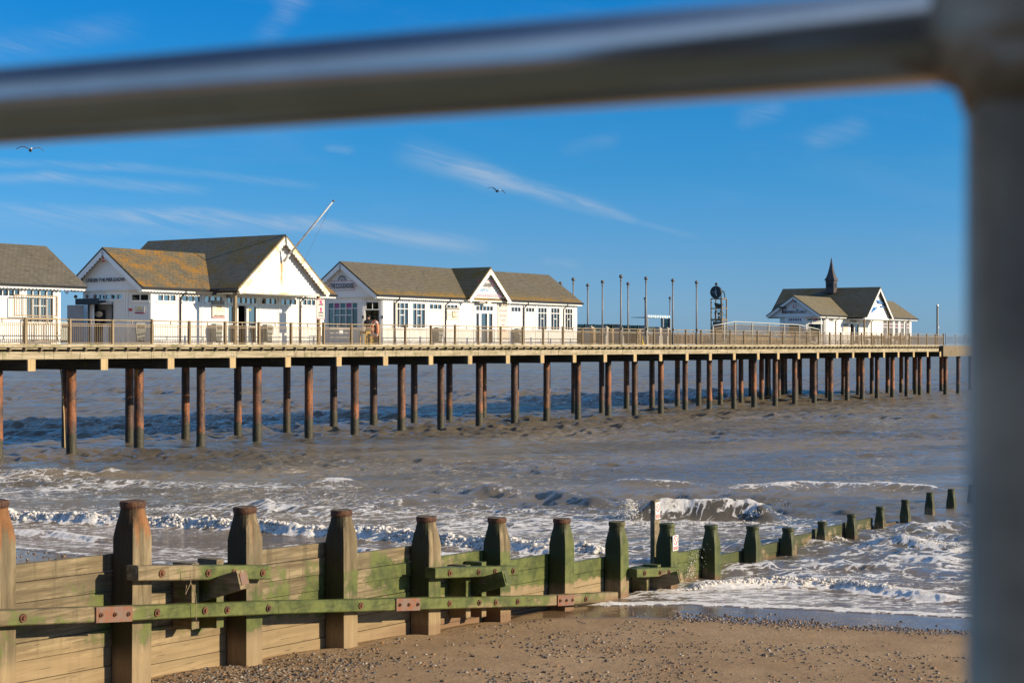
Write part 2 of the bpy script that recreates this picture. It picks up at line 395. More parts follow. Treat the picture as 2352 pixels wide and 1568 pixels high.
M['gplank'] = mat_groyne('groyne_planks', 'X'); M['gwale'] = mat_groyne('groyne_walings', 'X', False, .48); M['gpost'] = mat_groyne('groyne_posts', 'Z', True); M['gstrut'] = mat_groyne('groyne_struts', 'Y')
M['ring'] = mat_rust('rusty_iron_band', .5); M['bolt'] = mat_rust('rusty_bolts', .55); M['plate'] = mat_plate()
M['glass'] = mat_glass('window_glass', (.50, .56, .57)); M['tealglass'] = mat_glass('sea_green_glass', (.42, .66, .68))
M['pink'] = plain('magenta_glass', (.30, .045, .19), .12, 0, .06); M['tealpane'] = plain('teal_glass', (.07, .17, .19), .12, 0, .06)
M['black'] = plain('black_paint', (.018, .018, .02), .5); M['ink'] = plain('charcoal_lettering', (.030, .036, .045), .6)
M['pinkink'] = plain('pink_lettering', (.55, .06, .20), .6); M['blueink'] = plain('blue_lettering', (.10, .38, .68), .6); M['redink'] = plain('red_lettering', (.62, .06, .045), .6)
M['cream'] = plain('cream_board', (.70, .63, .52), .6, 0, .05); M['greyboard'] = plain('grey_board', (.28, .26, .235), .6)
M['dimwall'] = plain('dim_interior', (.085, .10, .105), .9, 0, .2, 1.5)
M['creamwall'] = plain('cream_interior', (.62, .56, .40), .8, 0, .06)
M['steel'] = plain('galvanised_steel', (.30, .31, .32), .45, .5, .12); M['lamp'] = plain('grey_lamp_column', (.22, .215, .20), .5, .1, .15); M['lampball'] = plain('dull_lamp_globe', (.12, .11, .105), .35, 0, .2)
M['bin'] = plain('grey_bin_plastic', (.26, .27, .24), .55, 0, .2, 9); M['bindark'] = plain('bin_shadow_slot', (.035, .035, .033), .7)
M['concrete'] = plain('pale_concrete', (.40, .38, .335), .85, 0, .18, 3.0, .3, .3); M['paleblue'] = plain('pale_painted_tube', (.40, .42, .39), .4, 0, .06)
M['bronze'] = plain('dark_bronze', (.075, .080, .070), .5, .3, .3, 5); M['brass'] = plain('aged_copper', (.23, .17, .10), .5, .4, .2)
M['clock'] = plain('clock_face_slate', (.022, .030, .034), .45, .0, .2); M['silver'] = plain('silver_metal', (.62, .64, .64), .35, .4)
M['flagpole'] = plain('white_flagpole_paint', (.62, .62, .60), .4, 0, .12, 3); M['wire'] = plain('halyard', (.20, .20, .20), .7)
M['spire'] = plain('lead_spire', (.075, .062, .055), .55, .1, .2, 3)
M['blue'] = plain('bright_blue_boards', (.025, .16, .46), .5, 0, .12, 2)
M['teak'] = mat_timber('grey_teak', (.40, .34, .25), (.22, .18, .13), 0, 'X', 2)
M['yellow'] = plain('yellow_ochre_wood', (.50, .31, .06), .5); M['orange'] = plain('faded_orange_lifebuoy', (.72, .26, .14), .5, 0, .2)
M['coat'] = plain('black_coat', (.014, .014, .016), .8); M['skin'] = plain('skin', (.52, .31, .22), .55, 0, .05); M['hat'] = plain('black_knit_cap', (.010, .010, .012), .9); M['jean'] = plain('dark_trousers', (.03, .035, .05), .85)
M['red'] = plain('signal_red', (.50, .03, .03), .5); M['whitesign'] = plain('white_sign', (.78, .77, .74), .45, 0, .03); M['warnyellow'] = plain('warning_yellow', (.80, .55, .03), .5)
M['gullgrey'] = plain('gull_plumage', (.10, .10, .105), .8, 0, .25, 3); M['door'] = plain('grey_door_panel', (.36, .36, .37), .6, 0, .08)
M['pipe'] = plain('galvanised_pipe', (.80, .73, .64), .17, .85, .06, 14); M['dull'] = plain('dull_weathered_steel', (.46, .30, .18), .36, .25, .30, 9); M['prom'] = plain('promenade_paving', (.60, .33, .12), .9, 0, .15, 2, .3, .3)
M['wallbrown'] = plain('brown_wall_render', (.24, .165, .11), .9, 0, .2, 2); M['hutwood'] = mat_timber('brown_hut_boards', (.16, .10, .06), (.09, .055, .035), 0, 'X'); M['slab'] = plain('blue_grey_panel', (.33, .36, .42), .7, 0, .1)
M['foamlump'] = None
M['water'] = mat_water(); M['sand'] = mat_sand(); M['pebble'] = mat_pebble()
kk = NT('sea_foam'); nn = kk.noise(kk.pos(), 9, 5, .7)
fcl = kk.mix(kk.ss(nn, .3, .6), (.72, .67, .58), (.94, .92, .89))
d1 = kk.n('ShaderNodeBsdfDiffuse', {'Color': fcl}); d2 = kk.n('ShaderNodeBsdfTranslucent', {'Color': fcl}); dm = kk.n('ShaderNodeMixShader', {'Fac': .38})
kk.t.links.new(d1.outputs[0], dm.inputs[1]); kk.t.links.new(d2.outputs[0], dm.inputs[2]); M['foamlump'] = kk.done(dm)
kk = NT('spindrift'); kk.n('ShaderNodeBsdfDiffuse')
M['spray'] = kk.done(kk.pbsdf((.88, .88, .87), .4, 0, None, .5))

# ------------------------------------------------------------------ mesh helper
OFF = {}; FR = {}


class MB:
    def __init__(self): self.v = []; self.f = []; self.m = []; self.mi = 0
    def add(self, vs, fs):
        o = len(self.v); self.v += [tuple(p) for p in vs]
        for f in fs: self.f.append(tuple(i + o for i in f)); self.m.append(self.mi)
        return self
    def box(self, x0, x1, y0, y1, z0, z1):
        return self.add([(x0, y0, z0), (x1, y0, z0), (x1, y1, z0), (x0, y1, z0), (x0, y0, z1), (x1, y0, z1), (x1, y1, z1), (x0, y1, z1)],
                        [(0, 3, 2, 1), (4, 5, 6, 7), (0, 1, 5, 4), (1, 2, 6, 5), (2, 3, 7, 6), (3, 0, 4, 7)])
    def pbox(self, o, d, n, t0, t1, n0, n1, z0, z1):
        P = lambda t, k, z: (o[0] + d[0] * t + n[0] * k, o[1] + d[1] * t + n[1] * k, z)
        return self.add([P(t0, n0, z0), P(t1, n0, z0), P(t1, n1, z0), P(t0, n1, z0), P(t0, n0, z1), P(t1, n0, z1), P(t1, n1, z1), P(t0, n1, z1)],
                        [(0, 3, 2, 1), (4, 5, 6, 7), (0, 1, 5, 4), (1, 2, 6, 5), (2, 3, 7, 6), (3, 0, 4, 7)])
    def beam(self, a, b, w, h, up=(0, 0, 1)):
        a = Vector(a); b = Vector(b); d = (b - a).normalized(); side = d.cross(Vector(up)).normalized(); u2 = side.cross(d)
        vs = []
        for p in (a, b):
            for i, j in ((-1, -1), (1, -1), (1, 1), (-1, 1)): vs.append(p + side * (i * w / 2) + u2 * (j * h / 2))
        return self.add(vs, [(0, 1, 2, 3), (7, 6, 5, 4), (0, 4, 5, 1), (1, 5, 6, 2), (2, 6, 7, 3), (3, 7, 4, 0)])
    def tube(self, pts, r, n=8, cap=True):
        pts = [Vector(p) for p in pts]; rs = r if isinstance(r, (list, tuple)) else [r] * len(pts)
        vs = []; prev = None
        for i, p in enumerate(pts):
            d = (pts[min(i + 1, len(pts) - 1)] - pts[max(i - 1, 0)]).normalized()
            if prev is None: a = d.cross(Vector((0, 0, 1)) if abs(d.z) < .9 else Vector((1, 0, 0))).normalized()
            else: a = (prev - d * prev.dot(d)).normalized()
            prev = a; b = d.cross(a)
            for j in range(n):
                t = 2 * math.pi * j / n; vs.append(p + (a * math.cos(t) + b * math.sin(t)) * rs[i])
        fs = []
        for i in range(len(pts) - 1):
            for j in range(n):
                fs.append((i * n + j, i * n + (j + 1) % n, (i + 1) * n + (j + 1) % n, (i + 1) * n + j))
        if cap: fs.append(tuple(range(n - 1, -1, -1))); fs.append(tuple((len(pts) - 1) * n + j for j in range(n)))
        return self.add(vs, fs)
    def lathe(self, prof, n=12, c=(0, 0), cap=True):
        vs = []; fs = []
        for r, z in prof:
            for j in range(n): t = 2 * math.pi * j / n; vs.append((c[0] + r * math.cos(t), c[1] + r * math.sin(t), z))
        for i in range(len(prof) - 1):
            for j in range(n): fs.append((i * n + j, i * n + (j + 1) % n, (i + 1) * n + (j + 1) % n, (i + 1) * n + j))
        if cap: fs.append(tuple(range(n - 1, -1, -1))); fs.append(tuple((len(prof) - 1) * n + j for j in range(n)))
        return self.add(vs, fs)
    def ball(self, c, r, n=10, m=6, sq=(1, 1, 1)):
        vs = [(c[0], c[1], c[2] - r * sq[2])]; fs = []
        for i in range(1, m):
            a = -math.pi / 2 + math.pi * i / m
            for j in range(n): t = 2 * math.pi * j / n; vs.append((c[0] + r * sq[0] * math.cos(a) * math.cos(t), c[1] + r * sq[1] * math.cos(a) * math.sin(t), c[2] + r * sq[2] * math.sin(a)))
        vs.append((c[0], c[1], c[2] + r * sq[2]))
        for j in range(n): fs.append((0, 1 + (j + 1) % n, 1 + j)); fs.append((len(vs) - 1, 1 + (m - 2) * n + j, 1 + (m - 2) * n + (j + 1) % n))
        for i in range(m - 2):
            for j in range(n): fs.append((1 + i * n + j, 1 + i * n + (j + 1) % n, 1 + (i + 1) * n + (j + 1) % n, 1 + (i + 1) * n + j))
        return self.add(vs, fs)
    def slab(self, poly, off):
        """closed polygon (3D points) extruded by the vector off"""
        n = len(poly); vs = [Vector(p) for p in poly] + [Vector(p) + Vector(off) for p in poly]
        return self.add(vs, [tuple(range(n - 1, -1, -1)), tuple(range(n, 2 * n))] + [(i, (i + 1) % n, n + (i + 1) % n, n + i) for i in range(n)])
    def scallop(self, a, b, down, h, sd, pitch, nrm, t=.03):
        a = Vector(a); b = Vector(b); L = (b - a).length; d = (b - a) / L; down = Vector(down); nrm = Vector(nrm) * t
        k = max(1, round(L / pitch)); top = []; bot = []
        for i in range(k * 4 + 1):
            x = L * i / (k * 4); ph = (i % 4) / 4
            e = h + sd * math.sin(math.pi * ph)
            top.append(a + d * x); bot.append(a + d * x + down * e)
        n = len(top); vs = top + bot + [p + nrm for p in top] + [p + nrm for p in bot]; fs = []
        for i in range(n - 1):
            fs += [(i, i + 1, n + i + 1, n + i), (2 * n + i, 3 * n + i, 3 * n + i + 1, 2 * n + i + 1), (n + i, n + i + 1, 3 * n + i + 1, 3 * n + i), (i, 2 * n + i, 2 * n + i + 1, i + 1)]
        fs += [(0, n, 3 * n, 2 * n), (n - 1, 3 * n - 1, 4 * n - 1, 2 * n - 1)]
        return self.add(vs, fs)
    def bar(self, a, b, w, nrm, t, shift=0.0):
        """flat strip from a to b (width w across nrm), thickness t"""
        a = Vector(a); b = Vector(b); d = (b - a).normalized(); nrm = Vector(nrm).normalized(); sd = d.cross(nrm).normalized() * (w / 2)
        o = nrm * shift
        return self.slab([a - sd + o, b - sd + o, b + sd + o, a + sd + o], nrm * t)
    def build(self, name, mats, parent=None, off=None, smooth=False):
        if off is None: off = OFF.get(parent.name, (0, 0, 0)) if parent else (0, 0, 0)
        me = bpy.data.meshes.new(name); me.from_pydata([(x - off[0], y - off[1], z - off[2]) for x, y, z in self.v], [], self.f)
        mats = mats if isinstance(mats, (list, tuple)) else [mats]
        for q in mats: me.materials.append(q)
        if len(mats) > 1: me.polygons.foreach_set('material_index', self.m)
        if smooth: me.polygons.foreach_set('use_smooth', [True] * len(self.f))
        me.update(); me.validate()
        o = bpy.data.objects.new(name, me); C.objects.link(o)
        if parent: o.parent = parent; OFF[o.name] = off
        return o


def tag(o, label=None, cat=None, group=None, kind=None):
    if label: o['label'] = label
    if cat: o['category'] = cat
    if group: o['group'] = group
    if kind: o['kind'] = kind
    return o


def thing(name, label, cat, fr, s, b, z, group=None):
    o = bpy.data.objects.new(name, None); C.objects.link(o); o.empty_display_size = .3
    o.location = fr.w(s, b, z); o.rotation_euler = (0, 0, fr.rz); OFF[o.name] = (s, b, z)
    return tag(o, label, cat, group)


def solo(mb, name, mats, fr, s, b, z, label=None, cat=None, group=None, kind=None, smooth=False):
    o = mb.build(name, mats, None, (s, b, z), smooth)
    o.location = fr.w(s, b, z); o.rotation_euler = (0, 0, fr.rz); OFF[o.name] = (s, b, z)
    return tag(o, label, cat, group, kind)


def dup(root, fr, s, b, z, label, drz=0.0):
    r = root.copy(); C.objects.link(r); r.location = fr.w(s, b, z); r.rotation_euler = (0, 0, fr.rz + drz); r['label'] = label
    for ch in list(root.children):
        c = ch.copy(); C.objects.link(c); c.parent = r
        for g in list(ch.children):
            d = g.copy(); C.objects.link(d); d.parent = c
    return r


TEXT_CACHE = {}


def text_mb(txt, o, d, nrm, w, h, bold=.0, up=(0, 0, 1), mb=None, shear=0.0):
    """lettering as a thin mesh on a plane: o = lower left corner, d = reading direction, nrm = outward"""
    cu = bpy.data.curves.new('t', 'FONT'); cu.body = txt; cu.size = 1; cu.extrude = .012; cu.offset = bold; cu.resolution_u = 3; cu.shear = shear
    ob = bpy.data.objects.new('t', cu); C.objects.link(ob)
    dg = bpy.context.evaluated_depsgraph_get(); dg.update()
    me = bpy.data.meshes.new_from_object(ob.evaluated_get(dg))
    co = np.array([v.co[:] for v in me.vertices]); fs = [tuple(p.vertices) for p in me.polygons]
    bpy.data.objects.remove(ob); bpy.data.curves.remove(cu); bpy.data.meshes.remove(me)
    mn = co.min(0); mx = co.max(0)
    if h is None: h = w * (mx[1] - mn[1]) / (mx[0] - mn[0])
    o = Vector(o); d = Vector(d).normalized(); nrm = Vector(nrm).normalized(); up = Vector(up)
    vs = [o + d * ((c[0] - mn[0]) / (mx[0] - mn[0]) * w) + up * ((c[1] - mn[1]) / (mx[1] - mn[1]) * h) + nrm * (.004 + .006 * (c[2] > 0)) for c in co]
    mb = mb or MB(); mb.add(vs, fs); return mb


# ------------------------------------------------------------------ PIER
DECK = 5.087; W = 2.1; BM = 4.45; E0, E1 = 1.75, 7.15
pier = thing('pier', 'long timber pier on rusty steel piles reaching out over the sea', 'pier', PF, 0, 0, 0)
SL, SR = -14.0, 117.0
MB().box(SL, SR, .03, 9.35, DECK - .06, DECK - .004).build('deck', M['deck'], pier)
edges = [-14, -9.8, -5, .6, 6.4, 12.1, 18.3, 24, 30.2, 36, 42.1, 48, 54.4, 60, 66.5, 72.4, 78, 84, 90, 96.4, 102, 108.6, 114.6]
for i in range(len(edges) - 1):
    zt = DECK + random.uniform(-.004, .004)
    MB().box(edges[i] + .006, edges[i + 1] - .006, 0, .06, DECK - .145, zt).build('edge_board', M['fascia'], pier)
    e0, e1 = edges[i] + .7, edges[i + 1] + .7
    MB().box(e0 + .01, min(e1, 114.7) - .01, .10 + random.uniform(0, .02), .32, DECK - .667, DECK - .338).build('stringer_beam', M['stringer'], pier)
MB().box(SL, 114.6, .10, .15, DECK - .235, DECK - .147).build('backing_board', M['fascia'], pier)
js = np.arange(-2.0, 115, .83)
rest = MB()
for i, s in enumerate(js):
    s += random.uniform(-.04, .04); tgt = MB() if 1 <= i <= 100 else rest
    tgt.slab([(s - .05, -.05, DECK - .16), (s - .05, .5, DECK - .16), (s - .05, .5, DECK - .334), (s - .05, .03, DECK - .334), (s - .05, -.045, DECK - .29)], (.10, 0, 0))
    if tgt is not rest: tgt.build('joist', M['joist'], pier)
ro = rest.build('joist', M['joist'], pier); ro['kind'] = 'stuff'
MB().box(SL, 114.6, 2.4, 2.46, DECK - .66, DECK - .07).build('shadow_board', M['beam'], pier)  # dark board added behind the joists so the gap reads as shade
XH = [-8.2, -4.1] + [PF.S(x, 0) for x in (73, 240, 393, 535, 662, 779, 886, 990, 1080, 1167, 1246, 1320, 1390.5, 1459, 1518, 1578.5, 1632, 1687, 1742, 1788, 1835, 1879, 1923, 1960, 1997.5, 2031, 2064, 2099, 2131, 2160)]
for i, s in enumerate(XH):
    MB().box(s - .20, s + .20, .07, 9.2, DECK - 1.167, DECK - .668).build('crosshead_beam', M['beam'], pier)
    MB().box(s - .205, s + .205, .0, .07, DECK - 1.172, DECK - .669).build('beam_end_board', M['beamend'], pier)


def pile_mb(s, b, r, top=DECK - 1.16, seed=0):
    mb = MB(); rs = random.Random(seed); prof = []
    z = -2.6
    while z < top:
        k = 1 + rs.uniform(-.02, .02)
        if z < 1.0: k *= 1.06 + rs.uniform(-.03, .03)
        prof.append((r * k, z)); z += .22
    prof.append((r, top)); lx = rs.uniform(-.03, .03)
    mb.lathe(prof, 14, (s, b)); return mb


npile = 0
for i, s in enumerate(XH):
    rows = [2.15, 7.2]
    if s > 90: rows += [11.8]
    if s > 98: rows += [15.2]
    for j, b in enumerate(rows):
        if npile >= 100: break
        pile_mb(s + random.uniform(-.06, .06), b, .218 + random.uniform(-.012, .012), seed=npile).build('pile', M['pile'], pier, smooth=True); npile += 1
MB().tube([(PF.S(138, 6.7), 6.7, DECK - 1.16), (PF.S(141, 6.7), 6.7, DECK - 1.5), (PF.S(147, 6.7), 6.7, 1.6), (PF.S(150, 6.7), 6.7, -1)], .035, 6).build('loose_pipe', M['beamend'], pier)
# wider landing towards the pier head
MB().box(80, 131, 9.35, 17.5, DECK - .5, DECK - .004).build('landing_deck', M['deck'], pier)
for s in np.arange(81, 117, 4.0): MB().box(s - .2, s + .2, 9.25, 17.2, DECK - 1.16, DECK - .52).build('landing_beam', M['beam'], pier)
# pier head: plain concrete edge beyond the timber section
MB().box(117.0, 131, .2, 9.35, DECK - .06, DECK - .004).build('head_deck', M['deck'], pier)
MB().box(116.2, 131, .15, .75, DECK - 1.16, DECK - .10).build('head_edge_beam', M['joist'], pier)
for s in (119.3, 123.3, 127.3):
    for b in (1.0, 4.2, 7.2): pile_mb(s, b, .22, seed=int(s * 7 + b)).build('pile', M['pile'], pier, smooth=True)

# near railing -----------------------------------------------------------------
rail = thing('pier_railing', 'bleached timber railing with thin tan balusters along the near pier edge', 'railing', PF, 0, .12, DECK)
RT = 6.17


def baluster_panel(s0, s1, b, ztop, zbot, step=.105, r=.0155, fine=4):
    mb = MB(); n = int((s1 - s0) / step)
    for i in range(n + 1):
        s = s0 + (s1 - s0) * i / max(1, n)
        mb.tube([(s, b, zbot), (s, b, ztop)], r, fine, False)
    return mb


pitch = 2.56
posts = [PF.S(x, .12) for x in (57.4, 160, 257.8, 348.7, 434.7, 517, 594.5, 668.3, 743, 806.3, 870.2, 930.7, 989.6, 1045.2, 1098.8, 1150, 1200.6, 1247.6, 1293.2, 1336.9, 1381.5)]
d = (posts[-1] - posts[0]) / (len(posts) - 1)
while posts[-1] < 116: posts.append(posts[-1] + d)
posts = [posts[0] - d * 4, posts[0] - d * 3, posts[0] - d * 2, posts[0] - d] + posts
tallk = {7, 11, 14, 19, 24, 30, 37}
for i, s in enumerate(posts):
    t = RT + .02 + (.05 if i % 5 == 2 else 0)
    MB().box(s - .048, s + .048, .05, .19, DECK - .10, t).build('post', M['railpost'], rail)
    if i + 1 < len(posts):
        n = posts[i + 1]
        MB().tube([(s, .12, RT - .02), (n, .12, RT - .02)], .027, 8).build('handrail', M['rail'], rail)
        mb = MB().box(s + .055, n - .055, .10, .14, 5.965, 5.99).box(s + .055, n - .055, .105, .135, 5.875, 5.90).box(s + .055, n - .055, .10, .14, 5.125, 5.15)
        mm = (s + n) / 2; mb.box(mm - .02, mm + .02, .10, .14, 5.99, RT - .04)
        mb.v += [];
        bp = baluster_panel(s + .12, n - .12, .12, 5.966, 5.15)
        mb.add(bp.v, bp.f); mb.build('baluster_panel', M['bal'], rail)
hr = thing('pier_head_railing', 'blue grey steel railing on the pier head beside the blurred post', 'railing', PF, 117.6, .4, DECK)
for s in (117.6, 120.6, 123.6, 126.6, 129.6):
    MB().box(s - .04, s + .04, .36, .44, DECK, 6.2).build('post', M['steel'], hr)
    if s < 129: baluster_panel(s + .1, s + 2.9, .4, 5.95, 5.2, .15).tube([(s, .4, 6.18), (s + 3, .4, 6.18)], .03, 6).tube([(s, .4, 5.96), (s + 3, .4, 5.96)], .02, 6).tube([(s, .4, 5.2), (s + 3, .4, 5.2)], .02, 6).build('baluster_panel', M['steel'], hr)
# far railing ------------------------------------------------------------------
fr_ = thing('far_railing', 'dark green railing along the far side of the pier seen between the buildings', 'railing', PF, 0, 9.2, DECK)
for s in np.arange(-12, 49, 2.6):
    MB().box(s - .04, s + .04, 9.16, 9.24, DECK, 6.1).build('post', M['teal'], fr_)
    mb = MB()
    for z in (6.08, 5.55, 5.2): mb.tube([(s, 9.2, z), (s + 2.6, 9.2, z)], .03, 6)
    mb.build('rail', M['teal'], fr_)
sl = thing('slatted_barrier', 'brown close slatted timber barrier along the far side of the open deck', 'barrier', PF, 50, 8.8, DECK)
for s in np.arange(49.6, 92, 2.6):
    MB().box(s - .06, s + .06, 8.74, 8.86, DECK, 6.0).build('post', M['brownbal'], sl)
    mb = MB().box(s, s + 2.6, 8.77, 8.83, 5.88, 5.94).box(s, s + 2.6, 8.77, 8.83, 5.15, 5.20)
    for k in range(23): mb.box(s + .06 + k * .11, s + .13 + k * .11, 8.78, 8.82, 5.2, 5.88)
    mb.build('slat_panel', M['brownbal'], sl)

# ------------------------------------------------------------------ buildings
Z_E = 7.80; Z_R = 9.72


def fs(x, b=W): return PF.S(x, b)


def wall_mb(mb, p0, p1, z0, z1, ops, inward, depth=.14):
    p0 = Vector(p0); p1 = Vector(p1); L = (p1 - p0).length; d = (p1 - p0) / L; nin = Vector(inward)
    ts = sorted({0.0, L, *[o[0] for o in ops], *[o[1] for o in ops]}); zs = sorted({z0, z1, *[o[2] for o in ops], *[o[3] for o in ops]})
    P = lambda t, k, z: (p0.x + d.x * t + nin.x * k, p0.y + d.y * t + nin.y * k, z)
    for i in range(len(ts) - 1):
        for j in range(len(zs) - 1):
            tm = (ts[i] + ts[i + 1]) / 2; zm = (zs[j] + zs[j + 1]) / 2
            if any(o[0] < tm < o[1] and o[2] < zm < o[3] for o in ops): continue
            mb.add([P(ts[i], 0, zs[j]), P(ts[i + 1], 0, zs[j]), P(ts[i + 1], 0, zs[j + 1]), P(ts[i], 0, zs[j + 1])], [(0, 1, 2, 3)])
    for a, b, c, e in ops:
        mb.add([P(a, 0, c), P(b, 0, c), P(b, 0, e), P(a, 0, e), P(a, depth, c), P(b, depth, c), P(b, depth, e), P(a, depth, e)],
               [(0, 4, 5, 1), (1, 5, 6, 2), (2, 6, 7, 3), (3, 7, 4, 0)])
    return mb


class Side:
    """one straight wall of a building: collects openings and hangs windows, doors and trim on it"""
    def __init__(self, root, p0, p1, inward, z0=DECK, z1=Z_E):
        self.root = root; self.p0 = Vector(p0); self.p1 = Vector(p1); self.inn = Vector(inward); self.out = -self.inn
        self.L = (self.p1 - self.p0).length; self.d = (self.p1 - self.p0) / self.L; self.z0 = z0; self.z1 = z1; self.ops = []
    def o2(self): return (self.p0.x, self.p0.y)
    def t_x(self, x):
        """distance along this wall at which a sight line meets it"""
        t = (x - CX) / F; w0 = PF.w(self.p0.x, self.p0.y, 0); w1 = PF.w(self.p1.x, self.p1.y, 0); dx = (w1.x - w0.x) / self.L; dy = (w1.y - w0.y) / self.L
        return (t * w0.y - w0.x) / (dx - t * dy)
    def z_xy(self, x, y):
        t = self.t_x(x); q = self.p0 + self.d * t
        return H - (y - HY) / F * PF.w(q.x, q.y, 0).y
    def P(self, t, k, z): q = self.p0 + self.d * t + self.out * k; return Vector((q.x, q.y, z))
    def window(self, t0, t1, za, zb, vb=(.33, .67), hb=(), split=None, tints=None, sill=True, name='window', panes='glass'):
        t0, t1 = max(.02, min(t0, t1)), min(self.L - .02, max(t0, t1)); self.ops.append((t0, t1, za, zb)); w = t1 - t0; o = self.o2(); fw = .045
        mb = MB(); B = lambda a, b, c, e, k0=-.09, k1=.02: mb.pbox(o, self.d, self.out, a, b, k0, k1, c, e)
        B(t0, t0 + fw, za, zb); B(t1 - fw, t1, za, zb); B(t0 + fw, t1 - fw, zb - fw, zb); B(t0 + fw, t1 - fw, za, za + fw)
        for v in vb: B(t0 + w * v - .02, t0 + w * v + .02, za + fw, zb - fw, -.08, .012)
        for hz, f0, f1 in hb: B(t0 + w * f0 + fw, t0 + w * f1 - fw, hz - .022, hz + .022, -.083, .009)
        if sill: B(t0 - .04, t1 + .04, za - .05, za - .001, -.02, .06)
        wd = mb.build(name, M['trim'], self.root)
        q = [self.P(t0 + fw * .5, -.05, za + fw * .5), self.P(t1 - fw * .5, -.05, za + fw * .5), self.P(t1 - fw * .5, -.05, zb - fw * .5), self.P(t0 + fw * .5, -.05, zb - fw * .5)]
        MB().slab(q, self.inn.to_3d() * .008).build('pane', M[panes], wd)
        if tints:
            z_lo, z_hi, cols = tints; n = len(cols)
            for i, cn in enumerate(cols):
                if not cn: continue
                a = t0 + fw + (w - 2 * fw) * i / n + .015; b = t0 + fw + (w - 2 * fw) * (i + 1) / n - .015
                MB().slab([self.P(a, -.045, z_lo), self.P(b, -.045, z_lo), self.P(b, -.045, z_hi), self.P(a, -.045, z_hi)], self.inn.to_3d() * .004).build('coloured_pane', M[cn], wd)
        return wd
    def wx(self, x0, x1, za, zb, **k): return self.window(self.t_x(x0), self.t_x(x1), za, zb, **k)
    def pil(self, mb, t, w=.11, proud=.03, z1=None): mb.pbox(self.o2(), self.d, self.out, t - w / 2, t + w / 2, .002, proud, self.z0, z1 or self.z1 - .001)
    def finish(self, mb): wall_mb(mb, self.p0, self.p1, self.z0, self.z1, self.ops, self.inn)


def gable_roof_mb(s0, s1, e0, e1, ze, zr, t=.11):
    m = (e0 + e1) / 2
    sec = [(e0, ze), (m, zr), (e1, ze), (e1, ze - t), (m, zr - t), (e0, ze - t)]
    mb = MB(); vs = [(s0, b, z) for b, z in sec] + [(s1, b, z) for b, z in sec]
    mb.add(vs, [(0, 1, 7, 6), (1, 2, 8, 7), (2, 3, 9, 8), (3, 4, 10, 9), (4, 5, 11, 10), (5, 0, 6, 11), (0, 5, 4, 1), (1, 4, 3, 2), (6, 7, 10, 11), (7, 8, 9, 10)])
    return mb


def cross_roof_mb(b0, b1, e0, e1, ze, zr, t=.11):
    a = gable_roof_mb(b0, b1, e0, e1, ze, zr, t); a.v = [(y, x, z) for x, y, z in a.v]; a.f = [f[::-1] for f in a.f]; return a


def barge(root, plane, at, e0, e1, ze, zr, out, mat, sd=.09, h=.17, pitch=.22, lift=.0):
    """scalloped boards under a gable: plane 's' (gable faces along the pier) or 'b'"""
    m = (e0 + e1) / 2
    for a, e in ((e0, 1), (e1, -1)):
        P = (lambda q, z: Vector((at, q, z))) if plane == 's' else (lambda q, z: Vector((q, at, z)))
        A = P(a, ze - .112); Bm = P(m, zr - .112); dd = (Bm - A).normalized()
        nr = Vector((out, 0, 0)) if plane == 's' else Vector((0, out, 0))
        dn = dd.cross(nr).normalized()
        if dn.z > 0: dn = -dn
        MB().scallop(A, Bm, dn, h, sd, pitch, nr, .04).build('bargeboard', mat, root)


def eave_trim(root, s0, s1, b, ze, out=-1, mat=None, gutter=True):
    MB().scallop((s0, b + .05 * -out * -1 * 0 + .06, ze - .115), (s1, b + .06, ze - .115), (0, 0, -1), .085, .055, .2, (0, -1, 0), .025).build('scalloped_valance', mat or M['trim'], root)
    if gutter: MB().tube([(s0 - .03, b - .03, ze - .075), (s1 + .03, b - .03, ze - .085)], .062, 8).build('gutter', M['gutter'], root)


def downpipe(root, s, b0, zt, dx=-.12):
    MB().tube([(s - dx, b0 + .02, zt), (s - dx, b0 + .03, zt - .12), (s, W - .08, zt - .36), (s, W - .07, DECK + .02)], .042, 8).build('downpipe', M['gutter'], root)


def shell(root, s0, s1, cs, cb, chl, chr_, b1=6.8, wname='wall'):
    """octagon-ended plan; returns sides dict"""
    S = {}
    fa, fb = (s0 + cs if chl else s0), (s1 - cs if chr_ else s1)
    i2 = math.sqrt(cs * cs + cb * cb); nx, ny = cb / i2, cs / i2
    S['front'] = Side(root, (fa, W), (fb, W), (0, 1))
    S['back'] = Side(root, (fa, b1), (fb, b1), (0, -1))
    if chl:
        S['cl'] = Side(root, (s0, W + cb), (s0 + cs, W), (nx, ny)); S['end'] = Side(root, (s0, b1 - cb), (s0, W + cb), (1, 0))
        S['clb'] = Side(root, (s0 + cs, b1), (s0, b1 - cb), (nx, -ny))
    else: S['end'] = Side(root, (s0, b1), (s0, W), (1, 0))
    if chr_:
        S['cr'] = Side(root, (s1 - cs, W), (s1, W + cb), (-nx, ny)); S['endr'] = Side(root, (s1, W + cb), (s1, b1 - cb), (-1, 0)); S['crb'] = Side(root, (s1, b1 - cb), (s1 - cs, b1), (-nx, -ny))
    else: S['endr'] = Side(root, (s1, W), (s1, b1), (-1, 0))
    return S


def close_shell(root, S, extra=None):
    mb = MB()
    for k in S.values(): k.finish(mb)
    return mb.build('wall', M['white'], root)


def soffit(root, s0, s1, b0, b1, z): MB().box(s0, s1, b0, b1, z - .03, z).build('soffit', M['trim'], root)


